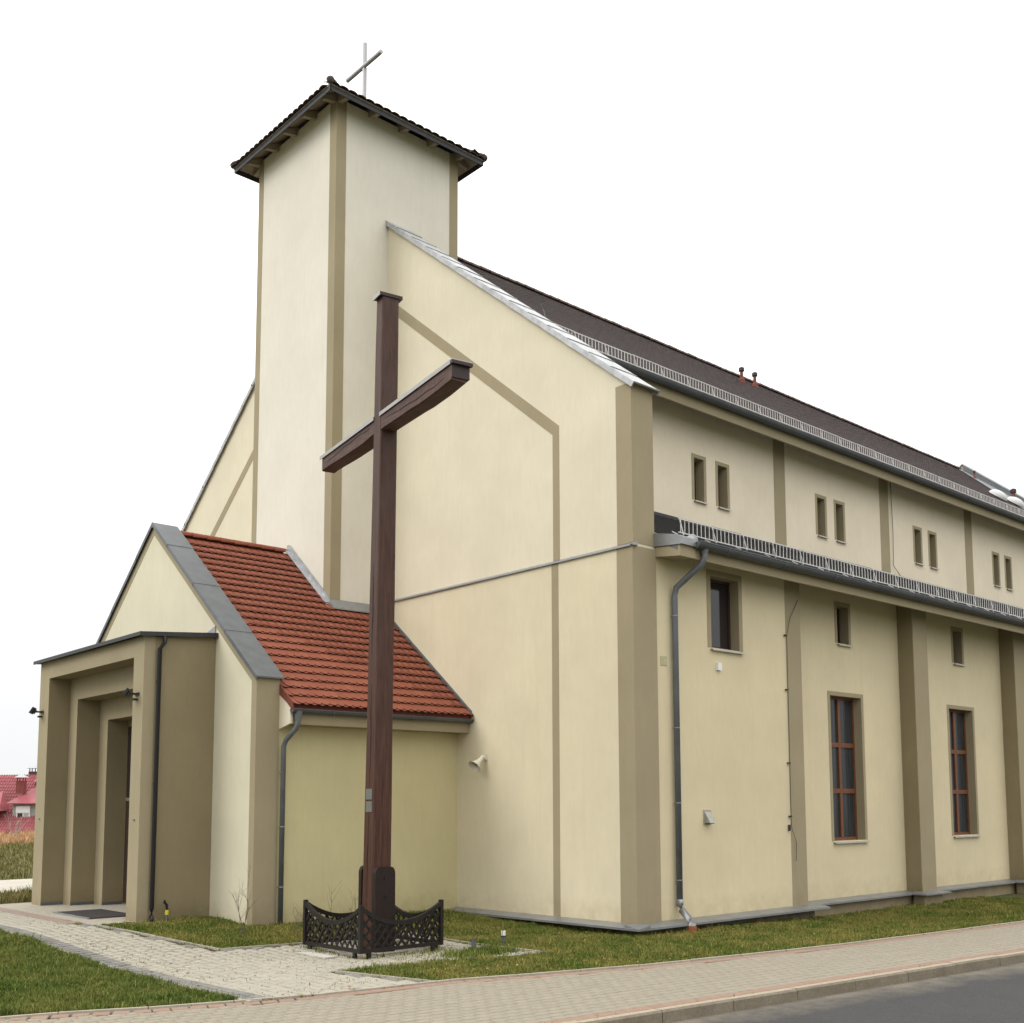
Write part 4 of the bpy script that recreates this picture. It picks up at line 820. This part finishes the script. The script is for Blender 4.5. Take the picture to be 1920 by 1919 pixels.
# ------------------------------------------------------------------ grass
PAVED = PATH
def free(x, y):
    ok = (y > inner(x)+.05) & ~inpoly(x, y, PATH) & ~((x > -7.25) & (x < -4.9) & (y > 7.05) & (y < 13.6)) & ~((x > -4.93) & (x < 0) & (y > 5.33)) & ~((x > -.02) & (y > -.03) & (x < 5.7)) & ~((x > 5.4) & (y > .3)) & ~((y > 16.5) & (y < 23.1) & (x < 6))
    return ok
def blades(n, xr, yr, hmin, hmax, wd, name, mat, lab, dens=None, test=free):
    x = rng.uniform(*xr, n); y = rng.uniform(*yr, n); k = test(x, y); x = x[k]; y = y[k]; z = h(x, y)
    if dens is not None: q = rng.random(len(x)) < dens(x, y); x, y, z = x[q], y[q], z[q]
    n = len(x); cl = .5+.5*np.sin(x*3.1+np.sin(y*2.3)*1.4)*np.sin(y*2.7+np.sin(x*1.9)*1.7); c2 = .5+.5*np.sin(x*9.7+np.sin(y*7.3)*1.9)*np.sin(y*8.9+np.sin(x*6.1)*2.1); hh = rng.uniform(hmin, hmax, n)*(.30+.75*cl+.65*c2*c2)*np.where(rng.random(n) > .985, 2.0, 1); an = rng.uniform(0, 6.283, n); ln = rng.uniform(.1, .75, n)*hh; la = rng.uniform(0, 6.283, n); wz = wd*rng.uniform(.6, 1.3, n)
    P = np.zeros((n, 5, 3)); dx = np.cos(an)*wz/2; dy = np.sin(an)*wz/2
    P[:, 0] = np.stack([x-dx, y-dy, z-.015], 1); P[:, 1] = np.stack([x+dx, y+dy, z-.015], 1)
    mx_ = x+np.cos(la)*ln*.35; my_ = y+np.sin(la)*ln*.35; P[:, 2] = np.stack([mx_+dx*.8, my_+dy*.8, z+hh*.6], 1); P[:, 3] = np.stack([mx_-dx*.8, my_-dy*.8, z+hh*.6], 1)
    P[:, 4] = np.stack([x+np.cos(la)*ln, y+np.sin(la)*ln, z+hh], 1)
    me = bpy.data.meshes.new(name); me.vertices.add(n*5); me.vertices.foreach_set('co', P.ravel())
    base = (np.arange(n)*5)[:, None]; lo = np.concatenate([base+np.array([[0, 1, 2, 3]]), base+np.array([[3, 2, 4]])], 1).ravel()
    tot = np.tile([4, 3], n); st = np.concatenate([[0], np.cumsum(tot)[:-1]])
    me.loops.add(len(lo)); me.loops.foreach_set('vertex_index', lo.astype(np.int32)); me.polygons.add(2*n); me.polygons.foreach_set('loop_start', st.astype(np.int32)); me.polygons.foreach_set('loop_total', tot.astype(np.int32))
    me.update(calc_edges=True); me.materials.append(mat); o = bpy.data.objects.new(name, me); COL.objects.link(o); o['kind'] = 'stuff'; o['label'] = lab; o['category'] = 'grass'; return o
blades(420000, (-17, -8.3), (-1, 9), .035, .085, .010, 'grass', LUSH, 'lush green lawn grass left of the pale path')
blades(300000, (-7.4, 0.2), (-4.2, 8), .03, .075, .011, 'grass', GRASS, 'patchy green grass between the path, the porch and the cross')
blades(260000, (0.0, 14), (-4.7, .6), .03, .075, .012, 'grass', GRASS, 'yellowish grass strip between the nave wall and the sidewalk')
def crack_test(x, y): return inpoly(x, y, PATH) & ~((abs(x-FC[0]) < .3) & (abs(y-FC[1]) < .3))
def cd_(x, y):
    e_ = edge_d(x, y, PATH); n_ = np.sin(x*7.3+2*np.sin(y*3.1))*np.sin(y*6.1+2*np.sin(x*2.7)); jt = (np.abs(((y+1.9)/.1+.5) % 1-.5) > .40)
    near = np.exp(-((x+4.2)**2+(y-.6)**2)/1.6)
    return np.where((e_ < .10) & (n_ > .25), .6, 0) + np.where(jt & (n_ > .82), .5, 0) + np.where(jt, .9*near, 0) + .10*near + np.where(jt, .10, 0)
blades(160000, (-9, -2.6), (-1.7, 9), .012, .04, .010, 'path_weeds', GRASS, 'small weeds growing in the joints of the path', cd_, crack_test)
blades(26000, (-6.4, -2.7), (-.9, 2.9), .03, .10, .013, 'path_weeds', GRASS, 'taller weeds round the feet of the lattice fence', lambda x, y: np.where(np.abs(np.maximum(np.abs(x-FC[0])-.79, np.abs(y-FC[1])-.86)) < .07, .30, 0) + np.where((x > -5) & (y < .9), .16*(np.sin(x*6.3+y*4)+np.sin(y*9.1-x*3) > .5), 0), crack_test)
blades(9000, (-4.3, -2.9), (-.3, .55), .06, .17, .015, 'weed_clump', LUSH, 'dark green weed clump around the broken garden light', lambda x, y: np.exp(-((x+3.6)**2*6+(y-.22)**2*16)), lambda x, y: x > -99)
def side_test(x, y): return (np.abs(y-inner(x)) < .06) | (np.abs(y-kerb(x)) < .03)
blades(26000, (-11, 9), (-7, 0), .015, .05, .010, 'edge_weeds', GRASS, 'tufts of weeds along the edging and the kerb of the sidewalk', lambda x, y: np.where(np.sin(x*4.1)+np.sin(x*9.7+1) > .9, .9, .05), side_test)
blades(26000, (-14, 3), (13.7, 16.6), .06, .22, .02, 'field_grass', FIELD, 'rough grass behind the entrance porch', None, lambda x, y: (y > 13.7) & (x < 3))
blades(60000, (-12, 26), (23.2, 62), .07, .24, .035, 'field_grass', FIELD, 'rough green field grass beyond the concrete yard', None, lambda x, y: (x < (y-14)*.42+3) & (x > (y-20)*.15-12))
blades(60000, (0, 34), (58, 82), .18, .55, .06, 'tall_dry_grass', STRAW, 'tall straw coloured dry grass in front of the red roofed house', None, lambda x, y: y-60 > (x-10)*-.2)

# ------------------------------------------------------------------ house with red roof
HR = Vector((.7255, -.6883, 0)).normalized(); HF = Vector((.6883, .7255, 0)).normalized(); HO = Vector((15.4, 88.2, 0))
HS = thing('house', 'distant grey house with a big pinkish red metal tile roof and a dormer window', 'house', tuple(HO))
def hp(u, d, z): v = HR*u+HF*d; return (v.x, v.y, z)
def hbox(u0, u1, d0, d1, z0, z1):
    b = MB(); MM = Matrix(((HR.x, HF.x, 0, 0), (HR.y, HF.y, 0, 0), (0, 0, 1, 0), (0, 0, 0, 1))); return b.box(u0, u1, d0, d1, z0, z1, MM)
m = Mt('metal_tile_roof'); wv_ = m.n('TexWave'); 
a = m.ramp(m.noise(.7, 4), [(.3, (.24, .06, .068)), (.7, (.34, .095, .105))]); m.col(a).r(.45); HRF = m.m
HWALL = flat('house_render', (.34, .33, .31), .9, 0, .08, 2)
hbox(-12, 9, 0, 9, -.3, .9).build('wall', HWALL, HS)
hbox(.78, 7.3, .6, 3, 1.6, 3.1).build('dormer_wall', HWALL, HS)
# main roof slopes steep from the low eave, ridge steps up at the right
ru = MB(); ru.quad(hp(-13, -.7, .55), hp(9.6, -.7, .55), hp(9.6, 4.2, 5.55), hp(-13, 4.2, 5.55)); ru.quad(hp(-13, -.7, .47), hp(-13, 4.2, 5.45), hp(9.6, 4.2, 5.45), hp(9.6, -.7, .47)); ru.quad(hp(-13, -.7, .47), hp(9.6, -.7, .47), hp(9.6, -.7, .55), hp(-13, -.7, .55)); ru.quad(hp(-13, 4.2, 5.55), hp(9.6, 4.2, 5.55), hp(9.6, 9.7, .55), hp(-13, 9.7, .55)); ru.poly([hp(-12, -.5, .6), hp(-12, 4.2, 5.5), hp(-12, 9.5, .6)])
rf_ = ru.build('roof', HRF, HS)
ru = MB(); ru.quad(hp(1.3, 3.0, 4.9), hp(10.5, 3.0, 4.9), hp(10.5, 5.2, 6.2), hp(1.3, 5.2, 6.2)); ru.poly([hp(1.3, 3, 4.9), hp(1.3, 5.2, 6.2), hp(1.3, 7.4, 4.9)]); ru.quad(hp(1.3, 5.2, 6.2), hp(10.5, 5.2, 6.2), hp(10.5, 7.4, 4.9), hp(1.3, 7.4, 4.9)); ru.build('upper_roof', HRF, HS)
ru = MB(); ru.quad(hp(.45, .1, 3.02), hp(7.8, .1, 3.02), hp(7.8, 3.6, 4.85), hp(2.0, 3.6, 4.85)); ru.poly([hp(.45, .1, 3.02), hp(2.0, 3.6, 4.85), hp(.7, 1.8, 3.0)]); ru.quad(hp(.45, .1, 2.93), hp(.45, .1, 3.02), hp(7.8, .1, 3.02), hp(7.8, .1, 2.93)); ru.build('dormer_roof', HRF, HS)
ru = MB(); ru.poly([hp(-3.2, -.4, 1.9), hp(.15, -.55, 2.35), hp(-.9, 2.2, 4.15)]); ru.poly([hp(.15, -.55, 2.35), hp(.25, 1.2, 2.4), hp(-.9, 2.2, 4.15)]); ru.build('gablet_roof', HRF, HS)
rl_ = MB(); npan = Vector(hp(0, 4.9, 5.0))                            # pressed tile steps on the big slope
for r in range(1, 18):
    t0 = r/18; u = lambda t: (-.7+4.9*t, .55+5.0*t); d0, z0 = u(t0); rl_.quad(hp(-13, d0-.03, z0+.035), hp(9.6, d0-.03, z0+.035), hp(9.6, d0+.16, z0+.175), hp(-13, d0+.16, z0+.175)); rl_.quad(hp(-13, d0-.03, z0-.02), hp(9.6, d0-.03, z0-.02), hp(9.6, d0-.03, z0+.035), hp(-13, d0-.03, z0+.035))
rl_.build('tile_steps', HRF, rf_, kind='stuff')
rl_ = MB()
for k in range(100):
    u_ = -12.9+k*.225; rl_.quad(hp(u_, -.75, .56), hp(u_+.05, -.75, .61), hp(u_+.05, 4.15, 5.62), hp(u_, 4.15, 5.56)); rl_.quad(hp(u_+.05, -.75, .61), hp(u_+.1, -.75, .56), hp(u_+.1, 4.15, 5.56), hp(u_+.05, 4.15, 5.62))
rl_.build('tile_ribs', HRF, rf_, kind='stuff')
def chim(u_, d_, z0, z1, mat):
    c = hbox(u_-.32, u_+.32, d_-.3, d_+.3, z0, z1).build('chimney', mat, HS); cc = MB(); c0 = Vector(hp(u_, d_, z1))
    cc.tube([c0+Vector((0, 0, .28)), c0+Vector((0, 0, .36)), c0+Vector((0, 0, .55))], [.62, .5, .12], 10); cc.build('chimney_cap', GALV, c)
    for a_, b_ in ((-.25, -.22), (.25, -.22), (.25, .22), (-.25, .22)): hbox(u_+a_-.03, u_+a_+.03, d_+b_-.03, d_+b_+.03, z1, z1+.3).build('cap_leg', EAVED, c)
BRK = flat('chimney_brick', (.20, .055, .05), .85, 0, .25, 6)
chim(.95, 1.6, 3.9, 4.95, BRK); chim(.55, 4.6, 5.0, 5.85, flat('chimney_dark', (.09, .06, .06), .9))
hw = hbox(1.15, 2.3, .52, .6, 1.66, 2.78).build('window', WHITEP, HS)
hbox(1.25, 1.68, .50, .55, 1.72, 2.15).build('pane', GLASS2, hw); hbox(1.78, 2.2, .50, .55, 1.72, 2.15).build('pane', flat('curtained_glass', (.35, .36, .37), .3), hw); hbox(1.12, 2.33, .46, .53, 2.2, 2.72).build('shutter', WHITEP, hw)
t = shrub(11.0, 70.5, 1.9, 6, 'small bare tree with pale stems in front of the red roofed house', 44, cat='tree', mat=WHTW, r0=.03, spread=.6); t.name = 'bare_tree'
# ------------------------------------------------------------------ litter and flowers in the grass
def scatter(name, mat, n, lab, size, dz, test):
    x = rng.uniform(-13, 12, n); y = rng.uniform(-4.6, 7, n); k = test(x, y); x = x[k]; y = y[k]
    T = np.array([np.array(Matrix.Translation((float(a), float(b), float(h(a, b))+dz*random.uniform(.5, 1))) @ Matrix.Rotation(random.uniform(0, 6.3), 4, 'Z') @ Matrix.Rotation(random.uniform(-.6, .6), 4, 'X') @ Matrix.Scale(size*random.uniform(.6, 1.3), 4)) for a, b in zip(x, y)])
    o = bulk(name, mat, [(-.5, 0, 0), (0, -.3, .06), (.5, 0, 0), (0, .3, .06)], [(0, 1, 2, 3)], T); o['label'] = lab; o['category'] = 'leaves'; return o
scatter('fallen_leaves', flat('dead_leaf', (.20, .12, .06), .8, 0, .4, 4), 1500, 'scattered dead brown leaves lying in the lawn and on the path', .055, .045, lambda x, y: (y > inner(x)) & ((x < -.2) | (y < .1)) & ~((x > -4.9) & (y > 5.2)))
scatter('small_flowers', flat('flower', (.62, .55, .12), .7, 0, .2, 4), 420, 'tiny pale yellow flowers dotted in the lawn', .03, .07, free)
